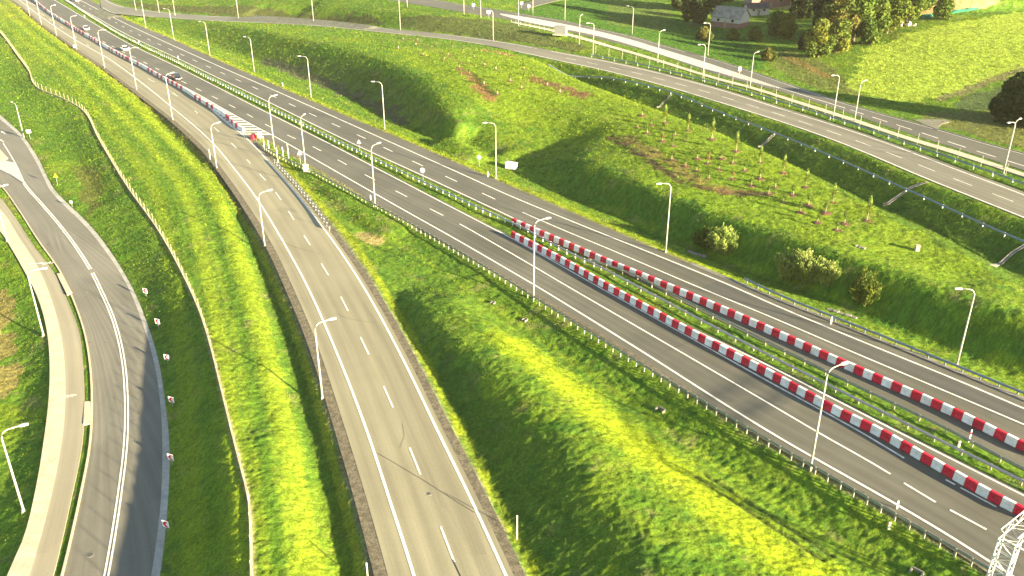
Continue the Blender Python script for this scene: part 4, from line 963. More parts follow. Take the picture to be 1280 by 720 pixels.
sign('round_sign', 599, 208, 0, 1.9, 'round', .85, 'signback', 'signback', 'round sign seen from the back on the bright verge of the right carriageway', yaw=-.3)
sign('warning_sign', 449.5, 190, 0, 2.2, 'tri', 1.0, 'signback', 'signback', 'grey triangular sign back in the median right of the wedge lamps', yaw=-.3)
sign('warning_sign', 376, 206, 0, 2.4, 'tri', .95, 'signwhite', 'signback', 'pale triangular sign next to the cabinet lamp on the grass wedge', yaw=.3)
sign('sign_board', 325.5, 176, 0, 1.2, 'rect', (.8, 1.1), 'signwhite', 'signback', 'white gore board beside the red drum', yaw=.2)
sign('keep_right_sign', 924, 95, 5.4, 1.6, 'rect', (.7, 1.0), 'signwhite', 'signback', 'white bollard sign at the tip of the pale median band on the far road', post='signyellow')
sign('sign_board', 611, 22, 9, 2.2, 'rect', (1.2, 1.0), 'signwhite', 'signback', 'square white sign at the far junction beside the lamp')
sign('sign_board', 592, 12, 9, 1.5, 'rect', (.9, .9), 'signwhite', 'signback', 'small white sign on the meadow side of the far junction')
sign('round_sign', 661, 13, 8.5, 1.8, 'round', 1.0, 'signwhite', 'signback', 'small white round sign at the mouth of the side road')
sign('sign_board', 652, 9, 8.5, 1.8, 'round', 1.0, 'signwhite', 'signback', 'small white round sign farther up the side road')
sign('warning_board', 94, 60, 0, .9, 'rect', (.9, .7), 'white', 'signback', 'white board lying by a red warning block on the slip road verge', yaw=.4)
def marker(px, py, z, h, label, m='white', r=.05, redtop=False, group=None):
    b = Vector(U(px, py, z)); tz = float(TZ(b.x, b.y)); b.z = tz if abs(tz-z) < 1.5 else z
    root = empty('marker_post', b); tag(root, label, 'marker post', group)
    MB().loft([[(-r, -r*.6, -.1), (r, -r*.6, -.1), (r, r*.6, -.1), (-r, r*.6, -.1)], [(-r, -r*.6, h-.06), (r, -r*.6, h-.06), (r, r*.6, h-.06), (-r, r*.6, h-.06)], [(-r, -r*.2, h), (r, -r*.2, h), (r, r*.3, h), (-r, r*.3, h)]]).build('post', M[m], root)
    if redtop: MB().box(-r*1.04, r*1.04, -r*.65, r*.65, h*.62, h*.78).build('reflector_band', M['signred'], root)
gg = 'marker posts around the gore'
for x, y, h, l in ((331, 188, 3.0, 'tall thin white post leaning visually by the gore board'), (336.5, 187.5, 2.0, 'thin white post right of the gore board'), (347.5, 202, 2.9, 'tall thin white post at the left tip of the grass wedge'), (354.5, 198.5, 2.4, 'thin white post second from the left on the wedge'), (361, 197.5, 2.9, 'thin white post third from the left on the wedge'), (263, 199, 2.2, 'thin white post on gravel beside the slip road lamp')):
    marker(x, y, 0, h, l, group=gg)
marker(646.5, 676, -1, 2.6, 'white marker post at the near edge of the shaded grass', r=.04)
marker(460, 724, -.3, 1.6, 'white marker post on the gravel left of the slip road at the picture bottom', r=.04)
for x, y, l in ((1112, 656, 'red and white marker in the grass left of the near guardrail'), (1198, 559, 'red and white marker in the median grass'),): marker(x, y, 0, .7, l, redtop=True, r=.09)
marker(1211, 552, 0, 1.4, 'slender white post in the median at the right', r=.05, redtop=True)
marker(1121, 636, 0, .9, 'white reflector post on the wedge guardrail', r=.06)
marker(463.5, 250, 0, .9, 'white reflector post left of the wedge guardrail lamp', r=.06)
for x, y in ((223, 74), (299, 42), (106, 22), (168, 54), (174, 55), (353.5, 108), (610, 221), (1038.5, 405)): marker(x, y, 0, 1.0, 'small white reflector post at the motorway edge near picture mark' if False else {223: 'thin post standing before the right carriageway far up the median', 299: 'thin post at the foot of the far dark bank', 106: 'white reflector post in the far median', 168: 'left one of two white posts in the median near the white car', 174: 'right one of two white posts in the median near the white car', 353.5: 'white reflector post on the verge before the dark mound', 610: 'white reflector post left of the saddle lamp', 1038.5: 'white reflector post on the verge above the dark guardrail'}[x], r=.08)
# cabinets
def cabinet(px, py, z, w, d, h, label, name='cabinet'):
    b = Vector(U(px, py, z)); tz = float(TZ(b.x, b.y)); b.z = tz if abs(tz-z) < 1.5 else z
    root = empty(name, b, -.5); tag(root, label, 'cabinet')
    MB().box(-w/2, w/2, -d/2, d/2, -.1, .12).build('plinth', M['conc'], root)
    MB().box(-w/2+.03, w/2-.03, -d/2+.03, d/2-.03, .12, h-.07).build('body', M['signwhite'], root)
    MB().box(-w/2-.03, w/2+.03, -d/2-.03, d/2+.03, h-.07, h).build('lid', M['white'], root)
    MB().box(-w*.42, w*.42, -d/2+.005, -d/2+.028, .2, h-.15).build('door', M['white'], root)
cabinet(382.5, 215, 0, .9, .5, 1.5, 'tall white utility cabinet beside a lamp on the grass wedge')
cabinet(639, 205, .2, 2.2, 1.2, 1.3, 'wide white cabinet in the saddle between the two mounds')

# ------------------------------------------------------------------ concrete drainage pieces
def chute(pts, w, label):
    P = drape(np.array([tuple(G(x, y)) for x, y in pts])); P = drape(resample(P, 1.0)); o0 = P[0]
    root = empty('drain_chute', tuple(o0)); tag(root, label, 'drain'); N_ = normals(P)
    prof = [(-w/2, -.05), (-w/2, .05), (-w/2+.06, .05), (-w/2+.10, .0), (w/2-.10, .0), (w/2-.06, .05), (w/2, .05), (w/2, -.05)]
    MB().loft([[(p[0]-o0[0]+n_[0]*a, p[1]-o0[1]+n_[1]*a, p[2]-o0[2]+b+.05) for a, b in prof] for p, n_ in zip(P, N_)]).build('channel', M['conc'], root)
    e = P[-1]-o0; MB().box(e[0]-.55, e[0]+.55, e[1]-.2, e[1]+.2, e[2]-.2, e[2]+.2).build('outlet', M['conc'], root)
chute([(839, 119), (831, 127), (824, 134)], .4, 'farthest concrete drain chute on the dark ramp bank')
chute([(968, 168), (956, 179), (951, 184)], .5, 'concrete drain chute on the dark ramp bank behind the mound rim')
chute([(1160, 228), (1140, 234.5), (1108, 256)], .5, 'concrete drain chute ending in a stone outlet at the ditch')
chute([(1290, 302), (1264, 318), (1241, 332)], .5, 'nearest concrete drain chute at the right edge')
def ubox(px, py, ang, label, w=1.3):
    b = G(px, py); root = empty('culvert_headwall', b, ang); tag(root, label, 'culvert')
    MB().box(-w/2, w/2, .2, .3, -.2, .3).build('headwall', M['conc'], root)
    for s in (-1, 1): MB().box(s*w/2-.07, s*w/2+.07, -.3, .198, -.2, .22).build('wing_wall', M['conc'], root)
ubox(825, 514, -.8, 'small pale concrete culvert headwall in the wedge grass', .9); ubox(656, 402, -.8, 'small concrete culvert end left of the wedge lamp', .5); ubox(1145, 719, -.8, 'small concrete culvert headwall at the bottom edge', .9); ubox(616, 380, -.6, 'tiny grey culvert end in upper wedge grass', .45)
for x, y, w_, l in ((870, 318, 3.2, 'long grey stone slab on the verge near the rounded willow'), (1052, 393, 4.0, 'grey stone slab on the verge above the dark guardrail'), (1075, 310, 1.5, 'small pale slab on the lit mound slope')):
    b = G(x, y); mb = MB()
    for k in range(5):
        xx = -w_/2+w_/5*k; mb.box(xx+.03, xx+w_/5-.03, -.35+random.uniform(-.1, .1), .35+random.uniform(-.1, .1), -.2, .12+random.uniform(0, .08), taper=.03)
    o = mb.build('stone_apron', M['conc'], loc=b); o.rotation_euler = (0, 0, -.75); tag(o, l, 'stone slab')
b = G(1146, 313); o = MB().box(-.28, .28, -.28, .28, -.3, .7, taper=.03).box(-.33, .33, -.33, .33, .7, .8).build('concrete_well', M['palebark'], loc=b); tag(o, 'short pale concrete marker standing in a bare patch on the mound', 'concrete marker')
# gratings / manholes on the local road and slip road
def lid(px, py, z, r, label, m='conc'):
    b = Vector(U(px, py, z)); root = empty('manhole', (b.x, b.y, z+.03)); tag(root, label, 'manhole')
    MB().disc((0, 0, 0), r, 16, h=.05).build('frame', M[m], root); MB().disc((0, 0, .02), r*.72, 16, h=.03).build('cover', M['asph_new'], root)
lid(113, 694, -2.98, .34, 'round manhole with pale rim on the local road near the bottom'); lid(131, 429, -2.3, .22, 'small pale patch cover on the local road', 'paint')
lid(109, 365, -1.95, .18, 'tiny pale cover on the local road beside the double line', 'paint'); lid(537, 618, 0, .20, 'small round cover on the slip road')
for x, y, z, l in ((89, 684, -3, 'dark gully grate at the kerb near the bottom'), (111, 428, -2.3, 'dark gully grate at the kerb in the middle'), (61, 306, -1.6, 'dark gully grate at the upper kerb')):
    b = Vector(U(x, y, z)); mb = MB().box(-.3, .3, -.22, .22, 0, .03)
    for k in range(4): mb.box(-.25, .25, -.17+k*.1, -.12+k*.1, .03, .045)
    o = mb.build('gully_grate', M['black'], loc=(b.x, b.y, z+.02)); tag(o, l, 'drain grate')
b1 = [U(x, y, -2.65) for x, y in ((106, 503), (114.8, 503), (114.2, 531), (104.5, 531))]
o = mesh_obj('crossing_slab', [(x, y, z+.14) for x, y, z in b1]+[(x, y, z-.1) for x, y, z in b1], [(0, 1, 2, 3)]+[(i, (i+1) % 4, 4+(i+1) % 4, 4+i) for i in range(4)], M['paving']); o['kind'] = 'structure'
b1 = [U(x, y, -1.75) for x, y in ((71, 343), (77, 342), (90, 366), (84, 369))]
o = mesh_obj('crossing_slab', [(x, y, z+.14) for x, y, z in b1]+[(x, y, z-.1) for x, y, z in b1], [(0, 1, 2, 3)]+[(i, (i+1) % 4, 4+(i+1) % 4, 4+i) for i in range(4)], M['paving']); o['kind'] = 'structure'
# long cast shadow painted as a dark line across the slip road
a_, b_ = U(472, 568), U(593, 641); d_ = Vector(b_)-Vector(a_); n_ = Vector((-d_.y, d_.x, 0)).normalized()*.035

def crack_and_shadow(px_pts, z, wdt=.045, name='seam_and_shadow'):
    P = smooth_line(WL(px_pts, z), .6); P[1:-1, :2] += (rng.random((len(P)-2, 2))-.5)*.10
    o = line_mark(P, wdt, .052, name, 'tar'); return o
crack_and_shadow([(472, 567), (510, 589), (548, 613), (593, 641)], 0.); crack_and_shadow([(566, 700), (572, 712), (580, 730)], 0., .08)  # the long line is a painted shadow, the short one a crack
crack_and_shadow([(500, 560), (506, 545), (503, 530)], 0., .03); crack_and_shadow([(345, 300), (372, 310), (400, 318)], 0., .04); crack_and_shadow([(420, 392), (440, 400), (470, 404)], 0., .04)
crack_and_shadow([(830, 440), (860, 428), (880, 420)], 0., .05)
# ------------------------------------------------------------------ cars
def car(p, ang, paint, label, suv=False):
    root = empty('car', p, ang); tag(root, label, 'car')
    H_ = 1.7 if suv else 1.45; L = 4.7 if suv else 4.4; W = .92; bz = 1.0 if suv else .88
    def sec(x, z0, z1, w, tw): return [(x, -w, z0), (x, w, z0), (x, w*1.0, z0+(z1-z0)*.6), (x, w*tw, z1), (x, -w*tw, z1), (x, -w, z0+(z1-z0)*.6)]
    MB().loft([sec(L/2, .35, .62, .72, .95), sec(L/2-.12, .25, .78, .86, .93), sec(L/2-.9, .22, bz-.04, .92, .92), sec(.6, .22, bz, .92, .93), sec(-1.2, .22, bz+.02, .92, .93), sec(-L/2+.15, .25, bz, .88, .93), sec(-L/2, .38, bz-.18, .8, .95)]).build('body', M[paint], root, smooth=False)
    def g(x, z, w): return [(x, -w, z), (x, w, z)]
    v = [(1.15, -.84, bz-.02), (1.15, .84, bz-.02), (.35, .66, H_), (.35, -.66, H_), (-L/2+.3, -.82, bz), (-L/2+.3, .82, bz), (-1.45 if suv else -1.1, .64, H_), (-1.45 if suv else -1.1, -.64, H_)]
    MB().add(v, [(0, 1, 2, 3), (5, 4, 7, 6), (1, 5, 6, 2), (4, 0, 3, 7)]).build('windows', M['glass'], root)
    xr = v[6][0]; MB().loft([[(.42, -.68, H_-.05), (.42, .68, H_-.05), (.36, .62, H_+.03), (.36, -.62, H_+.03)], [(xr-.08, -.66, H_-.05), (xr-.08, .66, H_-.05), (xr, .60, H_+.03), (xr, -.60, H_+.03)]]).build('roof', M[paint], root)
    wm = None
    for x in (L/2-.85, -L/2+.85):
        for s in (-1, 1):
            wh = MB().tube([(x, s*.72, .33), (x, s*.93, .33)], .33, 16).build('wheel', M['tyre'], root)
            MB().tube([(x, s*.925, .33), (x, s*.945, .33)], .2, 12).build('rim', M['rim'], wh)
    for s in (-1, 1):
        MB().box(L/2-.16, L/2-.02, s*.62-.17, s*.62+.17, .58, .72).build('headlight', M['headlight'], root)
        MB().box(-L/2-.01, -L/2+.1, s*.66-.14, s*.66+.14, .62, .85).build('taillight', M['signred'], root)
        MB().box(.85, 1.0, s*.92-.02, s*.92+s*.16+.02*s if s > 0 else -.90, bz, bz+.14).build('mirror', M[paint], root)
    MB().box(L/2-.02, L/2+.01, -.26, .26, .40, .51).build('number_plate', M['signwhite'], root)
def on_ml(px, py):
    w = U(px, py, 0); i = int(np.argmin(np.hypot(ML_R[:, 0]-w[0], ML_R[:, 1]-w[1]))); d = ML_R[i+1]-ML_R[i]
    return (w[0], w[1], .03), math.atan2(d[1], d[0])
p, a = on_ml(221, 99.5); car(p, a, 'carblack', 'black sport utility car driving beside the barrier row', True)
p, a = on_ml(156.5, 63); car(p, a, 'carwhite', 'small white car with dark windows, middle of three on the carriageway')
p, a = on_ml(108, 37.5); car(p, a, 'carsilver', 'pale silver car farthest up the left carriageway')
p, a = on_ml(96, 1.5); car(p, a+math.pi, 'carwhite', 'white car on the right carriageway at the top picture edge', True)

# ------------------------------------------------------------------ gantry
gb = Vector(U(1238, 752, 0)); gb.z = float(TZ(gb.x, gb.y))
rd = ML_R[int(np.argmin(np.hypot(ML_R[:, 0]-gb.x, ML_R[:, 1]-gb.y)))+1]-ML_R[int(np.argmin(np.hypot(ML_R[:, 0]-gb.x, ML_R[:, 1]-gb.y)))]
ga = math.atan2(rd[1], rd[0])+math.pi/2      # across the road
root = empty('sign_gantry', gb, ga); tag(root, 'white lattice steel gantry column and beam reaching over the left carriageway at the lower right', 'gantry')
hg = 7.6; w = .55
def lattice(mb, A, B, ux, uy, n, rc=.07, rd_=.035):
    A, B, ux, uy = Vector(A), Vector(B), Vector(ux), Vector(uy); cs = [(ux+uy), (ux-uy), (-ux-uy), (-ux+uy)]
    for c_ in cs: mb.tube([A+c_, B+c_], rc, 6)
    for k in range(n):
        p = A.lerp(B, k/n); q_ = A.lerp(B, (k+1)/n)
        for i in range(4):
            a, b = cs[i], cs[(i+1) % 4]
            mb.tube([p+a, q_+b] if k % 2 else [p+b, q_+a], rd_, 5); mb.tube([q_+a, q_+b], rd_*.8, 5)
sgn = 1 if (Matrix.Rotation(ga, 3, 'Z') @ Vector((1, 0, 0))).x > 0 else -1
m1 = MB(); lattice(m1, (0, 0, 0), (0, 0, hg-1.0), (.45, 0, 0), (0, .6, 0), 8); m1.build('column', M['lamphead'], root)
m2 = MB(); lattice(m2, (sgn*-.5, 0, hg-.5), (sgn*24, 0, hg-.5), (0, 0, .45), (0, .6, 0), 24, .05, .02); m2.build('beam', M['lamphead'], root)
MB().box(-.9, .9, -1, 1, -.6, .08).build('footing', M['conc'], root)

# ------------------------------------------------------------------ vegetation
def leafmesh(blobs, n, size, cols, flat=.9):
    """leaf faces spread through blobs: (centre, radii, weight)"""
    W = np.array([b[1][0]*b[1][1]*b[1][2] for b in blobs])**.67; W /= W.sum(); V = []; Cc = []
    for (c_, r_, ci), w_ in zip(blobs, W):
        k = max(6, int(n*w_)); d = rng.normal(size=(k, 3)); d /= np.linalg.norm(d, axis=1)[:, None]
        rad = .55+.5*rng.random(k)**.6; p = np.array(c_)+d*np.array(r_)*rad[:, None]
        a = rng.normal(size=(k, 3)); a /= np.linalg.norm(a, axis=1)[:, None]; b = np.cross(a, d+rng.normal(size=(k, 3))*.7); b /= np.linalg.norm(b, axis=1)[:, None]+1e-9
        s = size*(.6+.8*rng.random(k))[:, None]
        quad = np.stack([p-a*s-b*s*.5, p+a*s*.3-b*s*.75, p+a*s+b*s*.4, p-a*s*.3+b*s*.75], 1); V.append(quad.reshape(-1, 3))
        cc = np.array(cols[ci % len(cols)])[None]*(.75+.5*rng.random((k, 1))); Cc.append(np.repeat(cc, 4, 0))
    return np.concatenate(V), np.concatenate(Cc)
def leaf_obj(name, V, Cc, parent):
    me = bpy.data.meshes.new(name); nv = len(V); me.vertices.add(nv); me.vertices.foreach_set('co', V.astype(np.float32).ravel())
    me.loops.add(nv); me.loops.foreach_set('vertex_index', np.arange(nv)); me.polygons.add(nv//4)
    me.polygons.foreach_set('loop_start', np.arange(0, nv, 4)); me.polygons.foreach_set('loop_total', np.full(nv//4, 4))
    ca = me.color_attributes.new('gcol', 'FLOAT_COLOR', 'POINT'); ca.data.foreach_set('color', np.concatenate([Cc, np.ones((nv, 1))], 1).astype(np.float32).ravel())
    me.materials.append(M['leaves']); me.update(calc_edges=True)
    o = bpy.data.objects.new(name, me); col.objects.link(o); o.parent = parent; return o
def tree(px, py, h, r, cols, label, n=3500, leaf=.35, name='tree', cat='tree', low=.15, nb=16, group=None, zz=None):
    b = G(px, py); root = empty(name, b); tag(root, label, cat, group)
    th = h*.75; pts = [(0, 0, -.3), (r*.04, 0, th*.4), (-r*.03, r*.04, th)]
    tb = MB().tube(pts, [h*.028, h*.02, h*.007], 8); blobs = []
    for k in range(nb):
        a = k*2.4+random.random(); t = low+(1-low)*((k+.5)/nb); rr = r*math.sin(math.pi*min(.97, (t-low)/(1-low)*.85+.18))*(.55+.35*random.random())
        c_ = (math.cos(a)*rr*.75, math.sin(a)*rr*.75, h*t*.92)
        br = r*(.30+.25*random.random()); blobs.append((c_, (br, br, br*.9), random.randrange(9)))
        if k % 2 == 0: tb.tube([(0, 0, max(.1*h, c_[2]-h*.22)), (c_[0]*.5, c_[1]*.5, c_[2]-h*.08), c_], [h*.011, h*.007, h*.003], 5)
    tb.build('trunk', M['bark'], root)
    V, Cc = leafmesh(blobs, n, leaf, cols); leaf_obj('crown', V, Cc, root); return root
DK = [(.022, .042, .010), (.032, .055, .012), (.045, .070, .014)]
MD = [(.055, .100, .012), (.080, .130, .016), (.105, .150, .018)]
YL = [(.11, .14, .018), (.15, .165, .02), (.08, .12, .016)]
OL = [(.060, .088, .014), (.080, .105, .016), (.110, .105, .020)]
for a in (
    (866, 32, 15, 5.5, DK, 'dark spreading tree left of the grey-roofed shed'), (885, 14, 14, 5.0, DK, 'dark tree directly behind the left end of the shed'),
    (850, 14, 12, 4.5, DK, 'dark tree at the far left of the farmyard trees'),
    (905, 2, 12, 5.0, DK, 'dark tree behind the shed roof at the top edge'),
    (1000, 24, 12, 5.0, DK, 'dark shaded tree in the middle of the farmyard'), (1030, 38, 14, 5.5, DK, 'tall dark tree right of the farmyard'),
    (1042, 56, 17, 6.0, OL, 'large olive tree with bronze leaves left of the tall green ones'), (1066, 52, 19, 6.5, MD, 'tall green tree in the middle of the big tree group'),
    (1088, 47, 18, 6.0, MD, 'tall green tree right of the middle of the big group'), (1108, 42, 17, 5.5, YL, 'light green tree towards the right of the big group'),
    (1132, 32, 15, 5.0, MD, 'rightmost full tree of the big group above the pale rubble'), (1148, 14, 12, 5.0, MD, 'tree at the top edge right of the big group')):
    tree(*a, n=5200, leaf=.42, group='trees around the farmyard')
for px, py, h, r, c_, l in ((970, 44, 7, 3.6, MD, 'leafy green shrub right of the shed gable'), (982, 48, 7.5, 3.2, YL, 'light yellow-green shrub with upward shoots beside the shed'),
    (1022, 72, 10, 4.6, YL, 'broad yellow-green shrub at the front of the tree group'), (1045, 66, 9, 4.0, YL, 'pale green shrub under the olive tree'), (1010, 62, 5, 3.2, DK, 'low dark shrub in the shaded yard'), (1085, 55, 5, 3.0, MD, 'low green shrub at the field edge of the trees'),
    (943, 52, 4, 2.4, OL, 'low olive shrub in front of the shed wall'), (915, 50, 3, 2.2, OL, 'low brownish shrub left in front of the shed'), (960, 76, 3.0, 2.2, OL, 'low yellow shrub beside the footpath lamp'), (880, 50, 3, 3.0, OL, 'low dark scrub on the meadow behind a lamp')):
    tree(px, py, h, r, c_, l, n=2200, leaf=.34, name='shrub', cat='shrub', low=.1, nb=12, group='shrubs around the farmyard')
tree(1177, 25, 7.0, 3.6, MD, 'small round lone tree beside the green tarpaulin', n=2200, leaf=.3, low=.12)
tree(1268, 152, 9.0, 4.6, DK, 'large dark dense tree at the right edge above the lamp pair', n=16000, leaf=.38, low=.03, nb=44)
tree(1302, 158, 10, 5.0, OL, 'bronze-tinted tree at the right picture border', n=8000, leaf=.30, low=.05, nb=26)
def willow(px, py, h, r, label, cols, n=2600):
    h *= 1.2; r *= 1.3; n = int(n*1.5)
    b = G(px, py); root = empty('willow_bush', b); tag(root, label, 'bush'); tb = MB(); V = []; Cc = []
    for k in range(46):
        a = random.random()*6.283; q_ = r*math.sqrt(random.random()); hh = h*(1-.45*(q_/r)**2)*(.7+.4*random.random())
        e = Vector((math.cos(a)*q_, math.sin(a)*q_, hh)); s0 = Vector((e.x*.45, e.y*.45, -.1)); m_ = s0.lerp(e, .55)+Vector((0, 0, .15*hh))*.5
        tb.tube([s0, m_, e], [.035, .02, .008], 4)
        kk = n//46; t = rng.random(kk)**.7; P_ = np.array(s0)*((1-t)**2)[:, None]+np.array(m_)*(2*t*(1-t))[:, None]+np.array(e)*(t**2)[:, None]+rng.normal(size=(kk, 3))*r*.07
        d = np.tile(np.array((e-s0).normalized()), (kk, 1))+rng.normal(size=(kk, 3))*.45; d /= np.linalg.norm(d, axis=1)[:, None]; w_ = np.cross(d, rng.normal(size=(kk, 3))); w_ /= np.linalg.norm(w_, axis=1)[:, None]
        s_ = (.10+.12*rng.random(kk))[:, None]; V.append(np.stack([P_-d*s_, P_+w_*s_*.35, P_+d*s_*1.2, P_-w_*s_*.35], 1).reshape(-1, 3))
        Cc.append(np.repeat(np.array(cols[k % len(cols)])[None]*(.75+.5*rng.random((kk, 1))), 4, 0))
    tb.build('stems', M['bark'], root); leaf_obj('foliage', np.concatenate(V), np.concatenate(Cc), root)
WC = [(.21, .28, .06), (.25, .32, .07), (.17, .24, .045), (.29, .33, .09)]
willow(903, 314, 3.2, 1.9, 'rounded pale willow bush at the foot of the mound, left one', WC, 5200)
willow(880, 306, 2.0, 1.7, 'low darker bush left of the rounded pale willow', MD, 2600)
willow(984, 346, 3.2, 1.9, 'feathery willow bush, left of the middle pair', WC, 4600); willow(1008, 352, 3.6, 1.9, 'feathery willow bush, middle of the row', WC, 4800)
willow(1030, 357, 3.0, 1.5, 'feathery willow bush, right of the middle pair', WC, 3400); willow(1078, 379, 3.4, 1.6, 'narrow yellow-tipped bush, rightmost at the mound foot', YL+MD, 4200)
for x, y, h, r, l in ((1238, 3, 0, 0, ''),): pass

# saplings
def sapling_parts(h, tall, tint):
    st = MB()
    for a in (0.4, 2.5, 4.6): st.tube([(math.cos(a)*.22, math.sin(a)*.22, -.1), (math.cos(a)*.2, math.sin(a)*.2, .6)], .014, 5)
    tr_ = MB().tube([(0, 0, -.1), (.02, 0, h*.5), (0, .02, h*.93)], [.030, .022, .008], 6)
    mu = MB(); n = 14; prev = None; rings = []
    for rr, z in ((.85, -.12), (.68, .06), (.3, .11)): rings.append([(rr*(1+.12*math.sin(3*k))*math.cos(2*math.pi*k/n), rr*(1+.12*math.cos(2*k))*math.sin(2*math.pi*k/n), z) for k in range(n)])
    mu.loft(rings)
    if tall: blobs = [((0, 0, h*(.42+.1*k)), (.46-.055*k, .46-.055*k, .38), k) for k in range(6)]; n_l = 420
    else: blobs = [((.05*k-.1, .04*k, h*(.55+.13*k)), (.30, .30, .28), k) for k in range(3)]; n_l = 150
    return st, tr_, mu, leafmesh(blobs, n_l, .075, tint)
SP = {}
def sapling(px, py, kind_, label, group):
    b = G(px, py)
    if kind_ not in SP:
        h, tall, tint = {'tall': (3.6, True, YL+WC), 'green': (1.9, False, MD+YL), 'red': (1.5, False, [(.16, .11, .03), (.20, .13, .035), (.15, .14, .03)]), 'guard': (1.7, False, MD)}[kind_]
        st, tr_, mu, (V, Cc) = sapling_parts(h, tall, tint); root = empty('sapling', b); SP[kind_] = root
        tr_.build('trunk', M['palebark'], root); st.build('stakes', M['wood'], root); mu.build('mulch_ring', M['mulch'], root); leaf_obj('crown', V, Cc, root)
        if kind_ == 'guard': MB().tube([(0, 0, 0), (0, 0, 1.1)], .11, 8).build('tree_guard', M['palebark'], root)
        r_ = root
    else:
        src = SP[kind_]; r_ = src.copy(); col.objects.link(r_); r_.location = b
        for ch in src.children: c_ = ch.copy(); col.objects.link(c_); c_.parent = r_
    r_.rotation_euler = (0, 0, random.random()*6); s = random.uniform(.85, 1.15); r_.scale = (s, s, s)
    for k in ('label', 'group'): 
        if k in r_: del r_[k]
    tag(r_, label, 'sapling', group)
for i, (x, y) in enumerate(((831, 154), (860, 164), (890, 174.5), (920, 189.5), (950, 204), (979, 217), (1007, 235), (1041, 254), (1084, 276))):
    sapling(x, y, 'tall', ['farthest and leftmost', 'second', 'third', 'fourth', 'fifth', 'sixth', 'seventh', 'eighth', 'last and nearest'][i]+' tall sapling of the line along the mound rim above the dark bank', 'tall saplings along the rim')
for i, (x, y) in enumerate(((803, 145), (797, 160), (814, 157), (809, 167), (829, 163), (844, 170), (828, 177), (822, 191), (856, 177), (840, 200), (841, 183), (886, 198), (902, 199), (872, 199), (857, 208), (871, 214), (885, 205), (899, 213), (916, 205), (931, 214), (915, 224), (886, 224), (939, 233), (950, 224), (969, 235), (991, 245), (961, 243), (979, 254), (1011, 257), (1000, 266), (1032, 267), (1022, 279), (1056, 280), (1046, 289))):
    k = 'red' if i in (6, 11, 16, 20) else 'green'
    sapling(x, y, k, 'young staked sapling with mulch ring and %s leaves on the second mound plateau' % ('reddish' if k == 'red' else 'green'), 'short saplings on the plateau above the willow bushes')
for i, (x, y) in enumerate(((498, 61), (504, 50), (520, 57), (522, 51), (546, 56), (540, 60), (529, 69), (556, 74), (561, 69), (566, 60), (579, 65), (593, 72), (606, 82), (574, 85), (587, 93), (620, 87), (605, 106), (622, 118), (555, 76), (638, 102), (652, 111), (655, 87), (666, 96), (684, 107), (700, 116))):
    k = 'guard' if i in (0, 2, 12, 15, 16, 17, 23, 24, 20) else 'green'
    sapling(x, y, k, 'young sapling %s on the first mound plateau' % ('in a pale tree guard' if k == 'guard' else 'with stakes and mulch ring'), 'saplings on the farther plateau')

# ------------------------------------------------------------------ farm buildings, shelter, tarp, rubble
def gable(name, px, py, L, W, hw_, hr, ang, roofm, wallm, label, lower=None, door=True):
    b = G(px, py); root = empty(name, b, ang); tag(root, label, 'building')
    lo = .0 if lower is None else hw_*.5
    if lower: MB().box(-L/2-.02, L/2+.02, -W/2-.02, W/2+.02, -1, lo).build('lower_wall', M[lower], root)
    v = [(-L/2, -W/2, lo-.0 if lower else -1), (L/2, -W/2, lo if lower else -1), (L/2, W/2, lo if lower else -1), (-L/2, W/2, lo if lower else -1), (-L/2, -W/2, hw_), (L/2, -W/2, hw_), (L/2, W/2, hw_), (-L/2, W/2, hw_), (-L/2, 0, hr-.08), (L/2, 0, hr-.08)]
    MB().add(v, [(0, 1, 5, 4), (2, 3, 7, 6), (1, 2, 6, 9, 5), (3, 0, 4, 8, 7)]).build('wall', M[wallm], root)
    e = .35; sl_ = (hr-hw_)/(W/2)
    R_ = [(-L/2-e, -W/2-e, hw_-e*sl_), (L/2+e, -W/2-e, hw_-e*sl_), (L/2+e, 0, hr), (-L/2-e, 0, hr), (L/2+e, W/2+e, hw_-e*sl_), (-L/2-e, W/2+e, hw_-e*sl_)]
    R2 = [(x, y, z+.12) for x, y, z in R_]
    MB().add(R_+R2, [(3, 2, 1, 0), (5, 4, 2, 3), (6, 7, 8, 9), (9, 8, 10, 11), (0, 1, 7, 6), (1, 2, 8, 7), (2, 4, 10, 8), (4, 5, 11, 10), (5, 3, 9, 11), (3, 0, 6, 9)]).build('roof', M[roofm], root)
    for k in (-1, 1):
        f = MB().box(k*L*.25-.45, k*L*.25+.45, -W/2-.05, -W/2-.01, hw_*.55, hw_*.85).build('window', M['palebark'], root)
        MB().box(k*L*.25-.38, k*L*.25+.38, -W/2-.065, -W/2-.052, hw_*.58, hw_*.82).build('pane', M['glass'], f)
    if door: MB().box(-.5, .5, -W/2-.07, -W/2-.025, -.2, 2.0).build('door', M['wood'], root)
    return root
gable('shed', 912, 33, 10.5, 7.5, 3.4, 6.4, -.68, 'roofgrey', 'plaster', 'old shed with grey tiled roof, pale gable and red brick lower wall', lower='brick')
gable('barn', 958, 8, 15, 8, 3.6, 6.4, .12, 'roofdark', 'brick', 'dark-roofed brick barn behind the shed gable')
gable('outbuilding', 945, 18, 8, 5, 2.6, 4.0, .1, 'roofdark', 'plaster', 'low dark-roofed outbuilding between shed and barn')
gable('barn', 1018, 6, 14, 8, 3.5, 6.0, .1, 'roofdark', 'brick', 'reddish dark barn partly hidden behind the farmyard trees')
b = Vector(U(701, 43, zf(701))); root = empty('bus_shelter', b, -.42); tag(root, 'small pale bus shelter with dark roof on the far footpath', 'bus shelter')
MB().box(-1.9, 1.9, -.9, .9, 2.3, 2.45).build('roof', M['roofgrey'], root); MB().box(-1.8, 1.8, -.75, -.70, .15, 2.2).build('back_wall', M['shelter'], root)
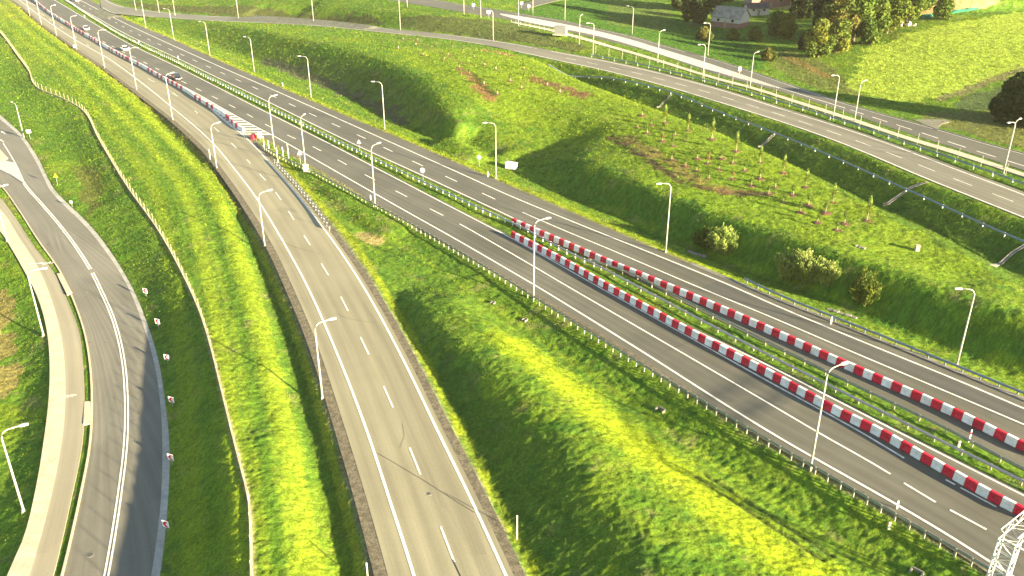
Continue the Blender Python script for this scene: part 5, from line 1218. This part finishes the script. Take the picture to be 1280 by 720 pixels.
for s in (-1, 1):
    MB().box(s*1.8-.03, s*1.8+.03, -.695, .6, .15, 2.2).build('side_wall', M['shelter'], root)
    MB().tube([(s*1.7, .7, 0), (s*1.7, .7, 2.3)], .05, 8).build('post', M['steel'], root)
MB().box(-1.2, 1.2, -.65, -.3, .42, .48).build('bench', M['wood'], root); MB().box(-2.2, 2.2, -1.2, 1.2, -.2, .12).build('platform', M['paving'], root)
# tarpaulins on the field edge
def tarp(pts, label):
    P = [G(x, y) for x, y in pts]; c_ = sum(P, Vector())/len(P); n = 18; m_ = 6; v = []; f = []
    for i in range(n+1):
        for j in range(m_+1):
            s, t = i/n, j/m_; p = (P[0]*(1-s)+P[1]*s)*(1-t)+(P[3]*(1-s)+P[2]*s)*t
            v.append((p.x-c_.x, p.y-c_.y, float(TZ(p.x, p.y))-c_.z+.15+.9*math.sin(math.pi*s)*math.sin(math.pi*t)*(.7+.3*math.sin(9*s))+random.uniform(-.05, .05)))
    f = [(i*(m_+1)+j, (i+1)*(m_+1)+j, (i+1)*(m_+1)+j+1, i*(m_+1)+j+1) for i in range(n) for j in range(m_)]
    o = mesh_obj('tarpaulin', v, f, M['tarp'], loc=c_); md = o.modifiers.new('t', 'SOLIDIFY'); md.thickness = .06; tag(o, label, 'tarpaulin')
tarp([(1186, 18.5), (1224, 12.5), (1221, 10), (1188, 15)], 'long green tarpaulin right of the lone round tree'); tarp([(1151, 23), (1166, 22.5), (1166, 18), (1153, 19)], 'dark green tarpaulin left of the lone round tree')
b = G(1134, 32); mb = MB()
for k in range(16):
    a = random.random()*6.28; rr = random.random()*2.2; s = random.uniform(.35, .8); Mx = Matrix.Translation((math.cos(a)*rr*1.3, math.sin(a)*rr*.7, .2+.9*(1-rr/2.3))) @ Euler((random.random()*3, random.random()*3, random.random()*3)).to_matrix().to_4x4()
    mb.box(-s, s, -s*.6, s*.6, -s*.3, s*.3, M=Mx, taper=.06)
o = mb.build('rubble_heap', M['rubble'], loc=b); tag(o, 'pale heap of broken slabs at the foot of the tree group', 'rubble heap')
b = G(1022, 33); root = empty('garden_post', b); tag(root, 'small white object on a post in the shaded farmyard', 'bird house'); MB().tube([(0, 0, 0), (0, 0, 2.0)], .06, 6).build('post', M['wood'], root); MB().box(-.5, .5, -.4, .4, 1.9, 2.9, taper=.05).build('box', M['signwhite'], root)

# ------------------------------------------------------------------ air
HZ = True
if HZ:
    hx = MB().box(-500, 500, -60, 640, -12, 54).build('haze', None if False else bpy.data.materials.new('air_haze')); hx['kind'] = 'stuff'
    tag(hx, 'thin warm haze in the air over the roads and fields', 'haze')
    hm = hx.data.materials[0]; hm.use_nodes = True; nt = hm.node_tree
    for n_ in list(nt.nodes): nt.nodes.remove(n_)
    out = nt.nodes.new('ShaderNodeOutputMaterial'); pv = nt.nodes.new('ShaderNodeVolumePrincipled')
    pv.inputs['Color'].default_value = (1.0, .93, .72, 1); pv.inputs['Density'].default_value = .00006; pv.inputs['Anisotropy'].default_value = 0.0
    nt.links.new(pv.outputs[0], out.inputs['Volume'])

# ------------------------------------------------------------------ light, sky, camera
EL = math.radians(11.5); az = (.788, -.616)
w_ = bpy.data.worlds.new('World'); scene.world = w_; w_.use_nodes = True; nt = w_.node_tree
sky = nt.nodes.new('ShaderNodeTexSky'); sky.sky_type = 'NISHITA'; sky.sun_disc = False; sky.sun_elevation = EL; sky.sun_rotation = math.atan2(az[0], az[1])
sky.altitude = 200; bg = nt.nodes['Background']; bg.inputs['Strength'].default_value = .055; nt.links.new(sky.outputs[0], bg.inputs['Color'])
sd = bpy.data.lights.new('sun', 'SUN'); sd.energy = 5.0; sd.angle = math.radians(.9); sd.color = (1.0, .84, .56)
so = bpy.data.objects.new('sun', sd); col.objects.link(so)
dirv = Vector((-az[0]*math.cos(EL), -az[1]*math.cos(EL), -math.sin(EL))); so.rotation_euler = dirv.to_track_quat('-Z', 'Y').to_euler()
cd = bpy.data.cameras.new('camera'); cd.sensor_width = 36; cd.lens = F/1280*36; cd.clip_end = 12000; cd.clip_start = .5
co = bpy.data.objects.new('camera', cd); col.objects.link(co); co.location = (0, 0, H); co.rotation_euler = (math.pi/2-TH, 0, 0); scene.camera = co
vs = scene.view_settings; vs.view_transform = 'Standard'; vs.look = 'None'; vs.gamma = 1; vs.exposure = 2.8
